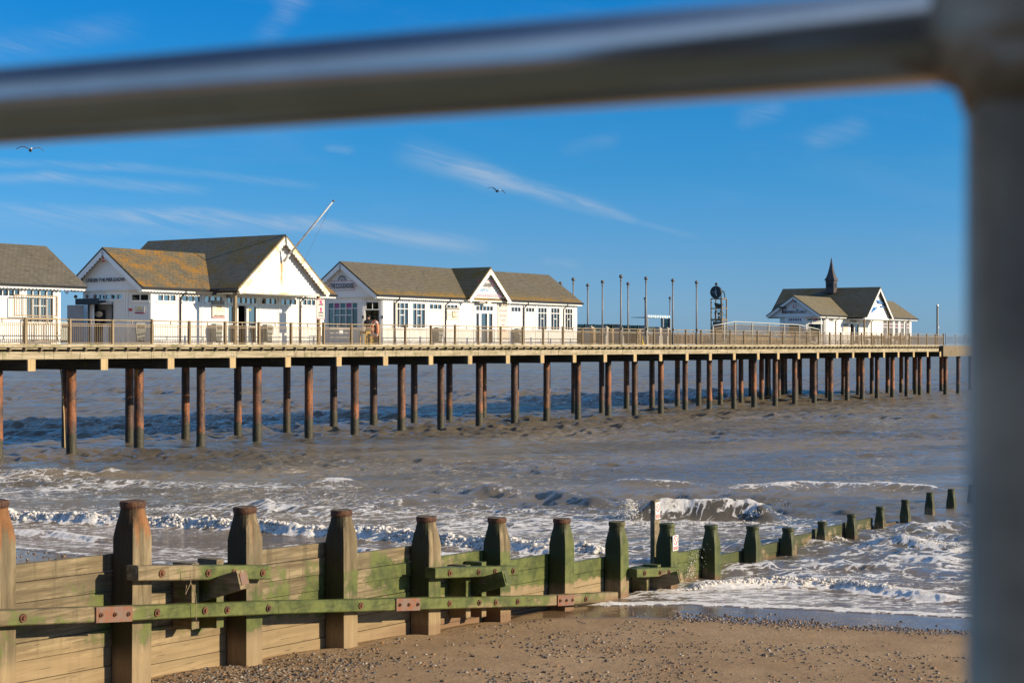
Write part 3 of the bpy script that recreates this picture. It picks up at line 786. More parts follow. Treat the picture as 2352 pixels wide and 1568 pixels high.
def gable_wall(root, plane, at, e0, e1, ze, zr, out, mat, thick=.1):
    m = (e0 + e1) / 2; ins = .03
    P = (lambda q, z: (at, q, z)) if plane == 's' else (lambda q, z: (q, at, z))
    off = (-out * thick, 0, 0) if plane == 's' else (0, -out * thick, 0)
    k = (zr - ze) / (m - e0)
    return MB().slab([P(e0 + .12, ze - .17), P(e1 - .12, ze - .17), P(e1 - .12, ze - .112 + .12 * k - .02), P(m, zr - .135), P(e0 + .12, ze - .112 + .12 * k - .02)], off).build('gable_wall', mat, root)


TZ = (7.14, 7.50)
FT = {}


def pil_build(mb, root):
    for i in range(0, len(mb.v), 8): MB().add(mb.v[i:i + 8], [(0, 3, 2, 1), (4, 5, 6, 7), (0, 1, 5, 4), (1, 2, 6, 5), (2, 3, 7, 6), (3, 0, 4, 7)]).build('pilaster', M['trim'], root)


# --- building 1: shop at the left edge
b1 = thing('pier_shop', 'white pier shop with grey slate roof cut by the left picture edge, barred shutters open', 'building', PF, 0, W, DECK)
S1 = shell(b1, -16, 4.55, 1.2, 1.3, False, True)
f = S1['front']
A = lambda x: ZA(x, 0)[0]
f.wx(A(-60), A(355), *TZ, vb=(.25, .5, .75))
f.wx(A(455), A(945), 6.02, 7.50, vb=(.25, .5, .75), hb=((7.16, 0, 1), (6.78, .25, .75)), sill=True)
f.window(2.0, 4.8, 6.02, 7.5, vb=(.25, .5, .75), hb=((7.16, 0, 1),)); f.window(6.0, 9.0, *TZ)
close_shell(b1, S1)
mb = MB()
for x in (A(425), A(1025)): f.pil(mb, f.t_x(x), .24)
f.pil(mb, f.t_x(A(-80)), .16)
pil_build(mb, b1)
gable_roof_mb(-16.3, 4.64, E0, E1, Z_E - .05, Z_R - .08).build('roof', M['roof1'], b1)
eave_trim(b1, -16.3, 4.6, E0, Z_E - .05)
gable_wall(b1, 's', 4.5, E0, E1, Z_E - .05, Z_R - .08, 1, M['white']); barge(b1, 's', 4.6, E0, E1, Z_E - .05, Z_R - .08, 1, M['trim'])
soffit(b1, 3.2, 4.6, E0 + .07, E1 - .05, Z_E - .17)
MB().ball((fs(A(440)), W - .12, PF.Z(A(440), ZA(0, 335)[1], W)), .06, 8, 5, (1.6, 1, .8)).build('alarm_lamp', M['red'], b1)
# goods standing inside the shop window
for x, y, w, h, m in ((600, 620, 70, 60, 'yellow'), (730, 720, 50, 90, 'redink'), (640, 930, 50, 60, 'pinkink'), (880, 800, 30, 120, 'coat'), (780, 780, 40, 90, 'cream')):
    s = PF.S(A(x), W + .4); z = PF.Z(A(x), ZA(0, y)[1], W + .4)
    MB().box(s - w / 700, s + w / 700, W + .4, W + .5, z - h / 800, z + h / 800).build('window_display', M[m], b1)
gr = thing('security_grille', 'tan barred security shutter folded open across the leftmost shop window', 'grille', PF, fs(A(245), W - .3), W - .3, DECK)


def grille(s0, s1, z0, z1, b, step=.13):
    mb = MB().box(s0, s0 + .05, b - .02, b + .02, z0, z1).box(s1 - .05, s1, b - .02, b + .02, z0, z1).box(s0 + .05, s1 - .05, b - .02, b + .02, z1 - .05, z1).box(s0 + .05, s1 - .05, b - .02, b + .02, z0, z0 + .05)
    n = int((s1 - s0) / step)
    for i in range(1, n): s = s0 + (s1 - s0) * i / n; mb.tube([(s, b, z0 + .05), (s, b, z1 - .05)], .013, 5, False)
    return mb


g0, g1 = PF.S(A(245), W - .3), PF.S(A(1015), W - .3)
grille(g0, g1, PF.Z(A(600), ZA(0, 875)[1], W - .3), PF.Z(A(600), ZA(0, 500)[1], W - .3), W - .3).build('upper_leaf', M['bal'], gr)
grille(PF.S(A(470), W - .3), g1, DECK + .1, PF.Z(A(600), ZA(0, 895)[1], W - .3), W - .3).build('lower_leaf', M['bal'], gr)

# --- building 2: show hall with the big cross gable
b2 = thing('show_hall', 'white pier hall with orange lichened roof and large front gable over a porch', 'building', PF, 8.5, W, DECK)
s_end = 8.55; c_s = PF.S(346.5, W) - s_end; c_b = PF.B(289.5, s_end) - W
S2 = shell(b2, s_end, 22.3, c_s, c_b, True, True)
f = S2['front']; e = S2['end']; c = S2['cl']
X2 = lambda x: Z2(x, 0)[0]
for a, b_ in ((40, 200), (250, 405), (440, 592), (917, 1050), (1087, 1220), (1267, 1380)): f.wx(X2(a), X2(b_), *TZ)
f.wx(X2(632), X2(880), *TZ, vb=(.17, .34, .5, .67, .84))
d0, d1 = f.t_x(X2(727)), f.t_x(X2(797)); f.ops.append((d0, d1, DECK, 7.05))
f.wx(X2(636), X2(690), DECK + .05, 7.05, vb=(), hb=((6.1, 0, 1),), sill=False, name='door')
f.wx(X2(806), X2(880), DECK + .05, 7.05, vb=(), hb=((6.0, 0, 1),), sill=False, name='door')
text_mb('NGE', f.P(f.t_x(ZC(822, 0)[0]), -.02, f.z_xy(*ZC(822, 752))), f.d.to_3d(), f.out.to_3d(), abs(f.t_x(ZC(875, 0)[0]) - f.t_x(ZC(822, 0)[0])), .14, .02).build('lettering', M['warnyellow'], b2)
Bx = lambda x: ZB(x, 0)[0]
e.wx(Bx(400), Bx(1065), 7.22, 7.52, vb=(.2, .4, .6, .8))
dd0, dd1 = e.t_x(Bx(385)), e.t_x(Bx(850)); e.ops.append((dd0, dd1, DECK, 7.03))
c.wx(Bx(1237), Bx(1605), *TZ, vb=(.5,))
close_shell(b2, S2)
mb = MB()
for x in (225, 420, 612, 905, 1070): f.pil(mb, f.t_x(X2(x)), .12)
for sd, t in ((e, .06), (e, e.L - .06), (c, .06), (c, c.L - .06), (f, .06)): sd.pil(mb, t, .11)
pil_build(mb, b2)
gable_roof_mb(8.1, 22.5, E0, E1, Z_E + .02, Z_R + .05).build('roof', M['roof2'], b2)
cross_roof_mb(-.1, 9.7, 12.73, 19.73, 7.86, 10.66).build('cross_roof', M['roof2x'], b2)
eave_trim(b2, 8.12, 12.75, E0, Z_E + .02); eave_trim(b2, 19.7, 22.5, E0, Z_E + .02)
gable_wall(b2, 's', 8.5, E0, E1, Z_E + .02, Z_R + .05, -1, M['white']); barge(b2, 's', 8.14, E0, E1, Z_E + .02, Z_R + .05, -1, M['trim'], .07, .2)
gable_wall(b2, 's', 22.3, E0, E1, Z_E + .02, Z_R + .05, 1, M['white'])
soffit(b2, 8.4, 10.0, E0 + .07, E1 - .05, Z_E - .10); soffit(b2, 21, 22.4, E0 + .07, E1 - .05, Z_E - .10)
# porch gable, its origin at the flagpole bracket so that the rust run starts there
fx, fy = Z2(1095, 600); fs0 = PF.S(fx, .25); fz0 = PF.Z(fx, fy, .25)
gw = gable_wall(b2, 'b', .25, 12.73, 19.73, 7.86, 10.66, -1, M['gable'])
gw.location = (fs0 - OFF[b2.name][0], .25 - OFF[b2.name][1], fz0 - OFF[b2.name][2])
for v in gw.data.vertices: v.co -= Vector(gw.location)
barge(b2, 'b', -.06, 12.73, 19.73, 7.86, 10.66, -1, M['oldtrim'], .07, .24)
MB().box(12.85, 19.62, .16, .36, 7.60, 7.715).build('porch_beam', M['oldtrim'], b2)
MB().box(12.86, 19.6, .36, W - .01, 7.60, 7.63).build('porch_ceiling', M['trim'], b2)
MB().scallop((12.76, .0, 7.74), (12.76, 1.7, 7.74), (0, 0, -1), .09, .05, .2, (-1, 0, 0), .025).tube([(12.70, 0, 7.78), (12.70, 1.75, 7.78)], .06, 8).build('gutter', M['gutter'], b2)
for x in (Z2(700, 0)[0], Z2(1405, 0)[0]):
    s = PF.S(x, .26); MB().box(s - .075, s + .075, .19, .34, DECK, 7.60).build('porch_post', M['railpost'], b2)
downpipe(b2, fs(X2(238), W - .07), E0, Z_E - .09); downpipe(b2, fs(X2(1253), W - .07), E0, Z_E - .09)
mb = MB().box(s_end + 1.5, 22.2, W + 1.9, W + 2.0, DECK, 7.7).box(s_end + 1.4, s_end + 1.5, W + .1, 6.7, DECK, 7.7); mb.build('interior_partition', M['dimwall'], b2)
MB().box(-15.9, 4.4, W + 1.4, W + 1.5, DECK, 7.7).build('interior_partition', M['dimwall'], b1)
# kiosk doorway fittings in the end wall
q = e
MB().pbox(q.o2(), q.d, q.out, dd0 - .1, dd0, .002, .04, DECK, 7.1).build('door_jamb', M['black'], b2); MB().pbox(q.o2(), q.d, q.out, dd1, dd1 + .06, .002, .04, DECK, 7.1).build('door_jamb', M['black'], b2)
mb = MB().pbox(q.o2(), q.d, q.out, dd0, dd1, -.55, -.5, DECK, 7.03); mb.build('inner_panel', M['door'], b2)
t2 = q.t_x(Bx(560)); mb = MB().pbox(q.o2(), q.d, q.out, dd0 + .04, t2, -.4, -.3, DECK + .75, 6.75); mb.build('machine_front', M['black'], b2)
tm_ = (dd0 + t2) / 2 + .02
mb = MB(); cpt = q.P(tm_, -.28, 6.55); mb.add([cpt + q.d.to_3d() * (.28 * math.cos(a)) + Vector((0, 0, .15 * math.sin(a))) for a in np.linspace(0, 2 * math.pi, 17)[:-1]], [tuple(range(16))]); mb.build('machine_sign', M['cream'], b2)
MB().pbox(q.o2(), q.d, q.out, tm_ - .12, tm_ + .12, -.29, -.26, 6.05, 6.28).build('machine_screen', M['steel'], b2)
MB().pbox(q.o2(), q.d, q.out, t2 + .1, t2 + .45, -.48, -.2, DECK, DECK + .95).build('counter', M['trim'], b2)
# canopy sign over the doorway
a0, a1 = q.t_x(Bx(255)), q.t_x(Bx(735))
mb = MB(); P = q.P
mb.add([P(a0, .03, 7.20), P(a1, .03, 7.20), P(a1, .5, 7.08), P(a0, .5, 7.08), P(a0, .03, 7.16), P(a1, .03, 7.16), P(a1, .5, 7.0), P(a0, .5, 7.0)], [(0, 1, 2, 3), (7, 6, 5, 4), (0, 3, 7, 4), (1, 5, 6, 2), (3, 2, 6, 7), (0, 4, 5, 1)])
mb.pbox(q.o2(), q.d, q.out, a0, a1, .505, .53, 7.04, 7.30)
cn = mb.build('canopy', M['black'], b2)
mb = MB()
for t in (a0 + .02, (a0 + a1) / 2, a1 - .25): mb.ball(P(t, .52, 7.40), .09)
mb.build('finial', M['lampball'], cn)
MB().pbox(q.o2(), q.d, q.out, a1, a1 + .5, .05, .45, 7.02, 7.05).build('canopy_shelf', M['trim'], b2)
mb = MB(); t0 = q.t_x(Bx(262)); hinge = q.P(t0, .02, 0)
mb.pbox((hinge.x, hinge.y), Vector((-.25, .97)), Vector((-.97, -.25)), 0, .9, 0, .05, DECK + .02, 7.0); mb.build('open_door', M['door'], b2)
# lettering on the shaded gable
lx0, ly = ZB(306, 165); lx1, _ = ZB(1097, 150); bb0 = PF.B(lx0, 8.38); bb1 = PF.B(lx1, 8.38)
zt0 = H - (ly - HY) / F * PF.Y(8.38, bb0); zt1 = H - (ZB(0, 88)[1] - HY) / F * PF.Y(8.38, bb0)
text_mb('UNDER THE PIER SHOW', (8.395, bb0, zt0), (0, -1, 0), (-1, 0, 0), bb0 - bb1, zt1 - zt0, .03).build('lettering', M['ink'], b2)


def curl(root, s, b, z, k, m, r=.14):
    pts = [(s, b + k * (r * (1 - t / 26)) * math.cos(t * .5), z + (r * (1 - t / 26)) * math.sin(t * .5)) for t in range(0, 18)]
    MB().tube(pts, .014, 4).build('scroll', m, root)


curl(b2, 8.38, bb0 + .32, zt0 + .2, -1, M['ink']); curl(b2, 8.38, bb1 - .28, zt0 + .3, 1, M['ink'])


def shield(root, s, b, z):
    mb = MB().slab([(s, b + .16, z + .2), (s, b + .16, z), (s, b + .08, z - .16), (s, b - .08, z - .16), (s, b - .16, z), (s, b - .16, z + .2)], (-.09, 0, 0)); o = mb.build('alarm_box', M['whitesign'], root)
    MB().slab([(s - .092, b + .07, z + .14), (s - .092, b + .07, z + .02), (s - .092, b, z - .05), (s - .092, b - .07, z + .02), (s - .092, b - .07, z + .14)], (-.01, 0, 0)).slab([(s - .092, b + .13, z - .08), (s - .092, b + .07, z - .155), (s - .092, b - .07, z - .155), (s - .092, b - .13, z - .08)], (-.01, 0, 0)).build('alarm_badge', M['red'], o)


shield(b2, 8.40, PF.B(Z1(1025, 0)[0], 8.38), H - (Z1(0, 418)[1] - HY) / F * PF.Y(8.38, 4.3))
t = c.t_x(Bx(1225)); MB().pbox(c.o2(), c.d, c.out, t - .07, t + .07, .002, .06, 6.68, 6.80).build('alarm_call_point', M['red'], b2)
# strip sign under the porch eave
sa, sb = PF.S(Z2(385, 0)[0], 1.45), 12.55
MB().box(11.3, 12.72, 1.35, 1.40, 7.50, 7.66).build('strip_sign', M['black'], b2)

# --- building 3: clock house
b3 = thing('clock_cafe', 'long white pier cafe with mossy roof and a small central gable over its door', 'building', PF, 26.4, W, DECK)
s_end = 26.45; c_s = PF.S(878.6, W) - s_end; c_b = PF.B(832.4, s_end) - W
S3 = shell(b3, s_end, 48.35, c_s, c_b, True, False)
f = S3['front']; e = S3['end']; c = S3['cl']
X3 = lambda x: Z3(x, 0)[0]; XD = lambda x: ZD(x, 0)[0]
for a, b_ in ((700, 800), (830, 930), (1797, 1868), (1897, 1967), (2007, 2066)):
    f.wx(X3(a), X3(b_), 6.02, 7.52, vb=(.33, .67), hb=((7.14, 0, 1), (6.78, .33, .67)))
for a, b_ in ((958, 1058), (1093, 1180), (1590, 1667), (1703, 1772)): f.wx(X3(a), X3(b_), *TZ)
f.wx(X3(1318), X3(1453), *TZ, vb=(.2, .4, .6, .8))
dz = 7.05
for a, b_ in ((1318, 1346), (1358, 1410), (1416, 1450)): f.wx(X3(a), X3(b_), DECK + .05, dz, vb=(), hb=((6.0, 0, 1),), sill=False, name='door')
wd = e.wx(XD(262), XD(870), 6.0, 7.50, vb=(.2, .4, .6, .8), hb=((7.14, 0, 1), (6.76, .2, .8)), tints=(7.17, 7.46, ('tealpane', 'pink', 'tealpane', 'pink', 'tealpane')))
c.wx(XD(1018), XD(1298), 7.05, 7.52, vb=(.5,), sill=False)
dd0, dd1 = c.t_x(XD(1018)), c.t_x(XD(1288)); c.ops.append((dd0, dd1, DECK, 7.03))
close_shell(b3, S3)
mb = MB()
for x in (690, 815, 943, 1075, 1190, 1308, 1465, 1580, 1690, 1785, 1882, 1983, 2076): f.pil(mb, f.t_x(X3(x)), .13)
for sd, t in ((e, .06), (e, e.L - .06), (c, .06), (c, c.L - .06), (f, .06)): sd.pil(mb, t, .11)
pil_build(mb, b3)
gable_roof_mb(26.08, 48.5, E0, E1, Z_E + .12, Z_R + .13).build('roof', M['roof3'], b3)
cross_roof_mb(1.45, 7.4, 34.75, 39.35, Z_E + .10, Z_R + .14).build('cross_roof', M['roof3x'], b3)
eave_trim(b3, 26.1, 34.75, E0, Z_E + .12); eave_trim(b3, 39.35, 48.5, E0, Z_E + .12)
gable_wall(b3, 's', 26.38, E0, E1, Z_E + .12, Z_R + .13, -1, M['white']); barge(b3, 's', 26.12, E0, E1, Z_E + .12, Z_R + .13, -1, M['trim'], .07, .2)
gable_wall(b3, 's', 48.36, E0, E1, Z_E + .12, Z_R + .13, 1, M['white'])
soffit(b3, 26.3, 28.2, E0 + .07, E1 - .05, Z_E); soffit(b3, 48, 48.45, E0 + .07, E1 - .05, Z_E)
gable_wall(b3, 'b', 1.78, 34.75, 39.35, Z_E + .10, Z_R + .14, -1, M['white']); barge(b3, 'b', 1.49, 34.75, 39.35, Z_E + .10, Z_R + .14, -1, M['trim'], .06, .2)
for x in (695, 1088, 1692, 1997): downpipe(b3, fs(X3(x), W - .07), E0, Z_E + .0)
MB().box(s_end + 1.9, s_end + 2.0, W + .02, 6.75, DECK, 7.8).build('interior_partition', M['creamwall'], b3)
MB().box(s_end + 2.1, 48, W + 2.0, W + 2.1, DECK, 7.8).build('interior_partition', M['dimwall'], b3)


def clock_ring(mb, c, a, b, r, n=28, spokes=4, t=.022):
    c = Vector(c); a = Vector(a); b = Vector(b)
    pts = [c + (a * math.cos(k * 2 * math.pi / n) + b * math.sin(k * 2 * math.pi / n)) * r for k in range(n + 1)]
    mb.tube(pts, t, 5, False)
    for k in range(spokes * 3):
        an = 2 * math.pi * k / (spokes * 3); i0 = .05 if k % 3 == 0 else .72
        mb.tube([c + (a * math.cos(an) + b * math.sin(an)) * r * i0, c + (a * math.cos(an) + b * math.sin(an)) * r], t * .9, 4)
    return mb


mb = MB()
for x, y in ((290, 935), (640, 945), (1245, 905)):
    bb = PF.B(XD(x), s_end + 1.86); zz = H - (ZD(0, y)[1] - HY) / F * PF.Y(s_end + 1.86, bb)
    clock_ring(mb, (s_end + 1.87, bb, zz), (0, 1, 0), (0, 0, 1), .40)
mb.build('wall_clock', M['ink'], b3)


def clock_sign(root, o, d, nrm, w, name=True, h=None, words='THE CLOCKHOUSE'):
    """arched half clock over the words between two pink rules; o = lower left of the wording"""
    o = Vector(o); d = Vector(d); nrm = Vector(nrm); up = Vector((0, 0, 1)); h = h or w * .16
    text_mb(words, o, d, nrm, w, h, .025).build('lettering', M['ink'], root)
    mb = MB(); c = o + d * (w * .5) + up * (h * 1.5) + nrm * .012; r = w * .17
    for rr in (r, r * .84): mb.tube([c + d * (rr * math.cos(a)) + up * (rr * math.sin(a)) for a in np.linspace(0, math.pi, 20)], .014, 4)
    for a in np.linspace(.25, math.pi - .25, 7): mb.tube([c + d * (r * .66 * math.cos(a)) + up * (r * .66 * math.sin(a)), c + d * (r * .8 * math.cos(a)) + up * (r * .8 * math.sin(a))], .011, 4)
    mb.tube([c, c + d * (r * .55 * math.cos(.75)) + up * (r * .55 * math.sin(.75))], .014, 4); mb.tube([c, c + d * (r * .6 * math.cos(2.35)) + up * (r * .6 * math.sin(2.35))], .014, 4)
    mb.build('clock_emblem', M['ink'], root)
    mb = MB(); x0 = o - d * (w * .03) + nrm * .012; x1 = o + d * (w * 1.03) + nrm * .012
    mb.tube([x0 + up * (h * 1.45), x1 + up * (h * 1.45)], .010, 4); mb.tube([x0 - up * (h * .4), x1 - up * (h * .4)], .010, 4)
    for e0, k in ((x0, -1), (x1, 1)):
        mb.tube([e0 + up * (h * 1.45) + d * (k * .02) + up * (.1 * math.sin(t * 1.1)) * .4 - up * (h * 1.85 * t / 12) + d * (k * .05 * math.sin(t * 1.3)) for t in range(13)], .012, 4)
        mb.tube([e0 + up * (h * .5), e0 + up * (h * .5) + d * (k * w * .08)], .012, 4)
    mb.build('scroll_border', M['pinkink'], root)


lx0, ly = ZD(312, 390); lx1, _ = ZD(780, 380); sg = 26.28
bb0 = PF.B(lx0, sg); bb1 = PF.B(lx1, sg); zz = H - (ly - HY) / F * PF.Y(sg, bb0)
clock_sign(b3, (sg, bb0, zz), (0, -1, 0), (-1, 0, 0), bb0 - bb1, h=.29)
XE = lambda x: ZE(x, 0)[0]
g0, g1 = PF.S(XE(722), 1.68), PF.S(XE(928), 1.68)
clock_sign(b3, (g0, 1.68, PF.Z(XE(800), ZE(0, 265)[1], 1.68)), (1, 0, 0), (0, -1, 0), g1 - g0, h=.25)
g0, g1 = PF.S(XE(742), 1.68), PF.S(XE(890), 1.68)
text_mb('Coffee Shop', (g0, 1.68, PF.Z(XE(800), ZE(0, 358)[1], 1.68)), (1, 0, 0), (0, -1, 0), g1 - g0, .28, .0, shear=.35).build('script_lettering', M['blueink'], b3)
mbp = MB(); mbb = MB(); g0, g1 = PF.S(XE(620), 1.68), PF.S(XE(1110), 1.68); zz = PF.Z(XE(850), ZE(0, 428)[1], 1.68)
for i in range(33):
    s = g0 + (g1 - g0) * i / 32; (mbp if i % 2 else mbb).box(s - .022, s + .022, 1.668, 1.675, zz, zz + .2)
mbp.build('stripe_border', M['redink'], b3); mbb.build('stripe_border', M['blueink'], b3)
MB().box(PF.S(XE(805), 1.9), PF.S(XE(860), 1.9), 1.62, 1.68, 7.60, 7.76).build('porch_lamp', M['cream'], b3)
for x in (XD(968), XD(1362)):
    t = c.t_x(x); MB().pbox(c.o2(), c.d, c.out, t - .04, t + .04, .03, .12, 6.55, 6.72).build('wall_lamp', M['black'], b3)

# --- building 4: restaurant towards the pier head
b4 = thing('pier_restaurant', 'white pier restaurant with a dark spire and blue boards on its front gable', 'building', PF, 89.2, W, DECK)
s_end = 89.25
S4 = shell(b4, s_end, 112.4, 1.75, 1.35, True, False, 6.6)
f = S4['front']; e = S4['end']; c = S4['cl']
XG = lambda x: ZG(x, 0)[0]; XH_ = lambda x: ZH(x, 0)[0]
pk = ('tealpane', 'pink')
e.window(.25, e.L - .25, 7.16, 7.46, vb=(.17, .33, .5, .67, .83), tints=(7.19, 7.43, pk * 3)); e.window(.3, e.L - .3, 5.75, 6.98, vb=())
c.window(.25, c.L - .25, 7.18, 7.46, vb=(.33, .67), tints=(7.21, 7.43, ('tealpane', 'pink', 'tealpane'))); c.window(.35, c.L - .35, 5.75, 6.98, vb=())
f.wx(XG(1550), XG(1660), 7.15, 7.45)
f.wx(XG(2020), XG(2190), 7.15, 7.42, vb=(.2, .4, .6, .8))
f.ops.append((f.t_x(XG(2055)), f.t_x(XG(2135)), DECK, 7.0))
f.wx(XG(2145), XG(2240), DECK + .05, 7.0, vb=(), hb=((6.0, 0, 1),), sill=False, name='door')
for a, b_ in ((598, 668), (710, 778), (810, 880), (916, 984), (1030, 1084)):
    f.wx(XH_(a), XH_(b_), 5.85, 7.46, vb=(.33, .67), hb=((7.1, 0, 1), (6.78, 0, 1)), tints=(6.80, 7.07, ('tealpane', 'pink', None)))
close_shell(b4, S4)
mb = MB()
for x in (1370, 1500, 1690, 1850, 1990, 2260): f.pil(mb, f.t_x(XG(x)), .12)
for x in (360, 585, 690, 795, 895, 1005, 1095): f.pil(mb, f.t_x(XH_(x)), .14)
for sd, t in ((e, .07), (e, e.L - .07), (c, .07), (c, c.L - .07)): sd.pil(mb, t, .13)
pil_build(mb, b4)
gable_roof_mb(88.85, 113.3, E0, 6.95, 7.72, 9.48).build('roof', M['roof4'], b4)
cross_roof_mb(-.12, 9.6, 95.03, 101.62, 7.66, 10.40).build('cross_roof', M['roof4x'], b4)
eave_trim(b4, 88.9, 95.0, E0, 7.72); eave_trim(b4, 101.6, 113.3, E0, 7.72)
gable_wall(b4, 's', 89.2, E0, 6.95, 7.72, 9.48, -1, M['white']); barge(b4, 's', 88.9, E0, 6.95, 7.72, 9.48, -1, M['trim'], .06, .15)
gable_wall(b4, 's', 112.9, E0, 6.95, 7.72, 9.48, 1, M['white'])
soffit(b4, 89.1, 91, E0 + .07, 6.9, 7.60); soffit(b4, 111, 113.2, E0 + .07, 6.9, 7.60)
gable_wall(b4, 'b', .25, 95.03, 101.62, 7.66, 10.40, -1, M['white']); barge(b4, 'b', -.08, 95.03, 101.62, 7.66, 10.40, -1, M['trim'], .05, .15)
MB().box(95.1, 101.55, .16, .34, 7.40, 7.52).build('porch_beam', M['trim'], b4); MB().box(95.1, 101.55, .34, W - .01, 7.40, 7.43).build('porch_ceiling', M['trim'], b4)
for x in (XH_(252), XH_(697)):
    s = PF.S(x, .26); MB().box(s - .07, s + .07, .19, .33, DECK, 7.40).build('porch_post', M['railpost'], b4)
for x in (XG(1422), XG(1712), XH_(380), XH_(1020)): downpipe(b4, fs(x, W - .07), E0, 7.6)
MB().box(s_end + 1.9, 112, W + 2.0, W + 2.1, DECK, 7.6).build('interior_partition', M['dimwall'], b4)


def gq(x, y): return PF.S(XH_(x), .15), PF.Z(XH_(x), ZH(0, y)[1], .15)


mb = MB()
for x0, y0, x1, y1 in ((472, 385, 538, 410), (506, 410, 538, 445), (538, 422, 612, 450), (558, 490, 640, 516), (400, 515, 488, 545), (382, 545, 450, 577), (366, 577, 414, 606)):
    a, z1 = gq(x0, y0); b_, z0 = gq(x1, y1); mb.box(a, b_ - .004, .128, .15 + .1, z0 + .003, z1)
mb.build('blue_boards', M['blue'], b4)
sp = MB(); c0 = (97.75, 4.45)
sp.box(c0[0] - .40, c0[0] + .40, c0[1] - .40, c0[1] + .40, 9.9, 11.05)
sp.box(c0[0] - .43, c0[0] + .43, c0[1] - .43, c0[1] + .43, 10.90, 10.98)
spo = sp.build('spire_base', M['spire'], b4)
mb = MB()
for dx, dy in ((0, -1), (-1, 0)):
    if dx == 0: mb.box(c0[0] - .26, c0[0] + .26, c0[1] - .406, c0[1] - .39, 10.40, 10.82)
    else: mb.box(c0[0] - .406, c0[0] - .39, c0[1] - .26, c0[1] + .26, 10.40, 10.82)
mb.build('louvre', M['black'], spo)
prof = [(.56, 11.06), (.53, 11.12), (.40, 11.36), (.275, 11.75), (.165, 12.25), (.08, 12.75), (.015, 13.20)]
vs = []; fsx = []
for r, z in prof:
    for a in range(4): vs.append((c0[0] + r * (1, 1, -1, -1)[a] * .92, c0[1] + r * (-1, 1, 1, -1)[a] * .92, z))
for i in range(len(prof) - 1):
    for a in range(4): fsx.append((i * 4 + a, i * 4 + (a + 1) % 4, i * 4 + 4 + (a + 1) % 4, i * 4 + 4 + a))
fsx += [(3, 2, 1, 0), tuple(len(vs) - 4 + a for a in range(4))]
MB().add(vs, fsx).build('spire', M['spire'], b4)
lx0, ly = ZG(462, 665); lx1 = XG(765); lx2 = XG(890); lx3 = XG(1035); sg = 89.09
bs = [PF.B(x, sg) for x in (lx0, lx1, lx2, lx3)]; zz = H - (ly - HY) / F * PF.Y(sg, bs[0]); hh = 60 / 10.08 / F * 147
text_mb('SEAWEED', (sg, bs[0], zz), (0, -1, 0), (-1, 0, 0), bs[0] - bs[1], hh, .025).build('lettering', M['ink'], b4)
text_mb('SALT', (sg, bs[2], zz), (0, -1, 0), (-1, 0, 0), bs[2] - bs[3], hh, .025).build('lettering', M['ink'], b4)
text_mb('&', (sg, bs[1] - .02, zz - .02), (0, -1, 0), (-1, 0, 0), bs[1] - bs[2] - .04, hh * 1.7, -.02).build('ampersand', M['ink'], b4)
shield(b4, 89.1, PF.B(XG(745), 89.1), H - (ZG(0, 500)[1] - HY) / F * PF.Y(89.1, 4.3))
MB().ball((89.08, PF.B(XG(775), 89.1), H - (ZG(0, 385)[1] - HY) / F * 148), .09).build('round_vent', M['black'], b4)
mb = MB(); mr = MB()
for x in (480, 550):
    bb = PF.B(XG(x), 89.1); z = H - (ZG(0, 530)[1] - HY) / F * 149
    mb.tube([(89.1, bb, z), (88.85, bb, z), (88.85, bb + .25, z - .02)], .07, 6); mr.box(89.085, 89.098, bb - .03, bb + .03, z - .55, z - .05)
mb.build('flue', M['black'], b4); mr.build('rust_stain', M['bolt'], b4)
print('buildings ok', c_s, c_b)

# ------------------------------------------------------------------ things on the pier
# leaning flagpole on the porch gable
fpx, fpy = Z2(1532, 88)
# tip lies out over the walkway: same height relation, pole leans out (towards -b) and along the pier
Lb = -2.6; tip_s = PF.S(fpx, Lb); tip_z = PF.Z(fpx, fpy, Lb)
fl = thing('flagpole', 'slanting white flagpole fixed to the front gable of the lichened hall', 'flagpole', PF, fs0, .2, fz0)
base = Vector((fs0, .14, fz0)); tip = Vector((tip_s, Lb, tip_z)); dv = (tip - base)
MB().tube([base, base + dv * .12], .075, 10).tube([base + dv * .10, base + dv * .55, tip], [.055, .05, .036], 10).build('pole', M['flagpole'], fl, smooth=True)
MB().ball(tip, .06, 8, 6).build('finial', M['lampball'], fl)
MB().beam(base + Vector((-.0, .05, -.12)), base + Vector((0, .05, .75)), .06, .03).tube([base + Vector((0, .05, .7)), base + dv * .1], .012, 5).build('bracket', M['steel'], fl)
MB().tube([tip - dv * .02, base + dv * .42 + Vector((.35, 0, -.75)), Vector((fs0 + .3, .1, 7.9))], .007, 4).build('halyard', M['wire'], fl)

# litter bins
bin0 = thing('litter_bin', 'x', 'bin', PF, 0, 0, 0, 'grey litter bins on the pier walls'); OFF[bin0.name] = (0, 0, 0)
vs = []
for z, w, dpt in ((.0, .17, .15), (.62, .235, .20), (.78, .235, .19), (.90, .20, .15)):
    for i, j in ((-1, -1), (1, -1), (1, 1), (-1, 1)): vs.append((i * w, j * dpt, z))
MB().add(vs, [(3, 2, 1, 0)] + [(4 * k + a, 4 * k + (a + 1) % 4, 4 * k + 4 + (a + 1) % 4, 4 * k + 4 + a) for k in range(3) for a in range(4)] + [(12, 13, 14, 15)]).build('body', M['bin'], bin0, (0, 0, 0))
MB().box(-.17, .17, -.212, -.18, .63, .76).build('slot', M['bindark'], bin0, (0, 0, 0)); MB().box(-.16, .16, -.19, -.14, -.03, .05).build('foot', M['bindark'], bin0, (0, 0, 0))
MB().box(-.03, .03, .15, .34, .3, .36).build('wall_bracket', M['steel'], bin0, (0, 0, 0))
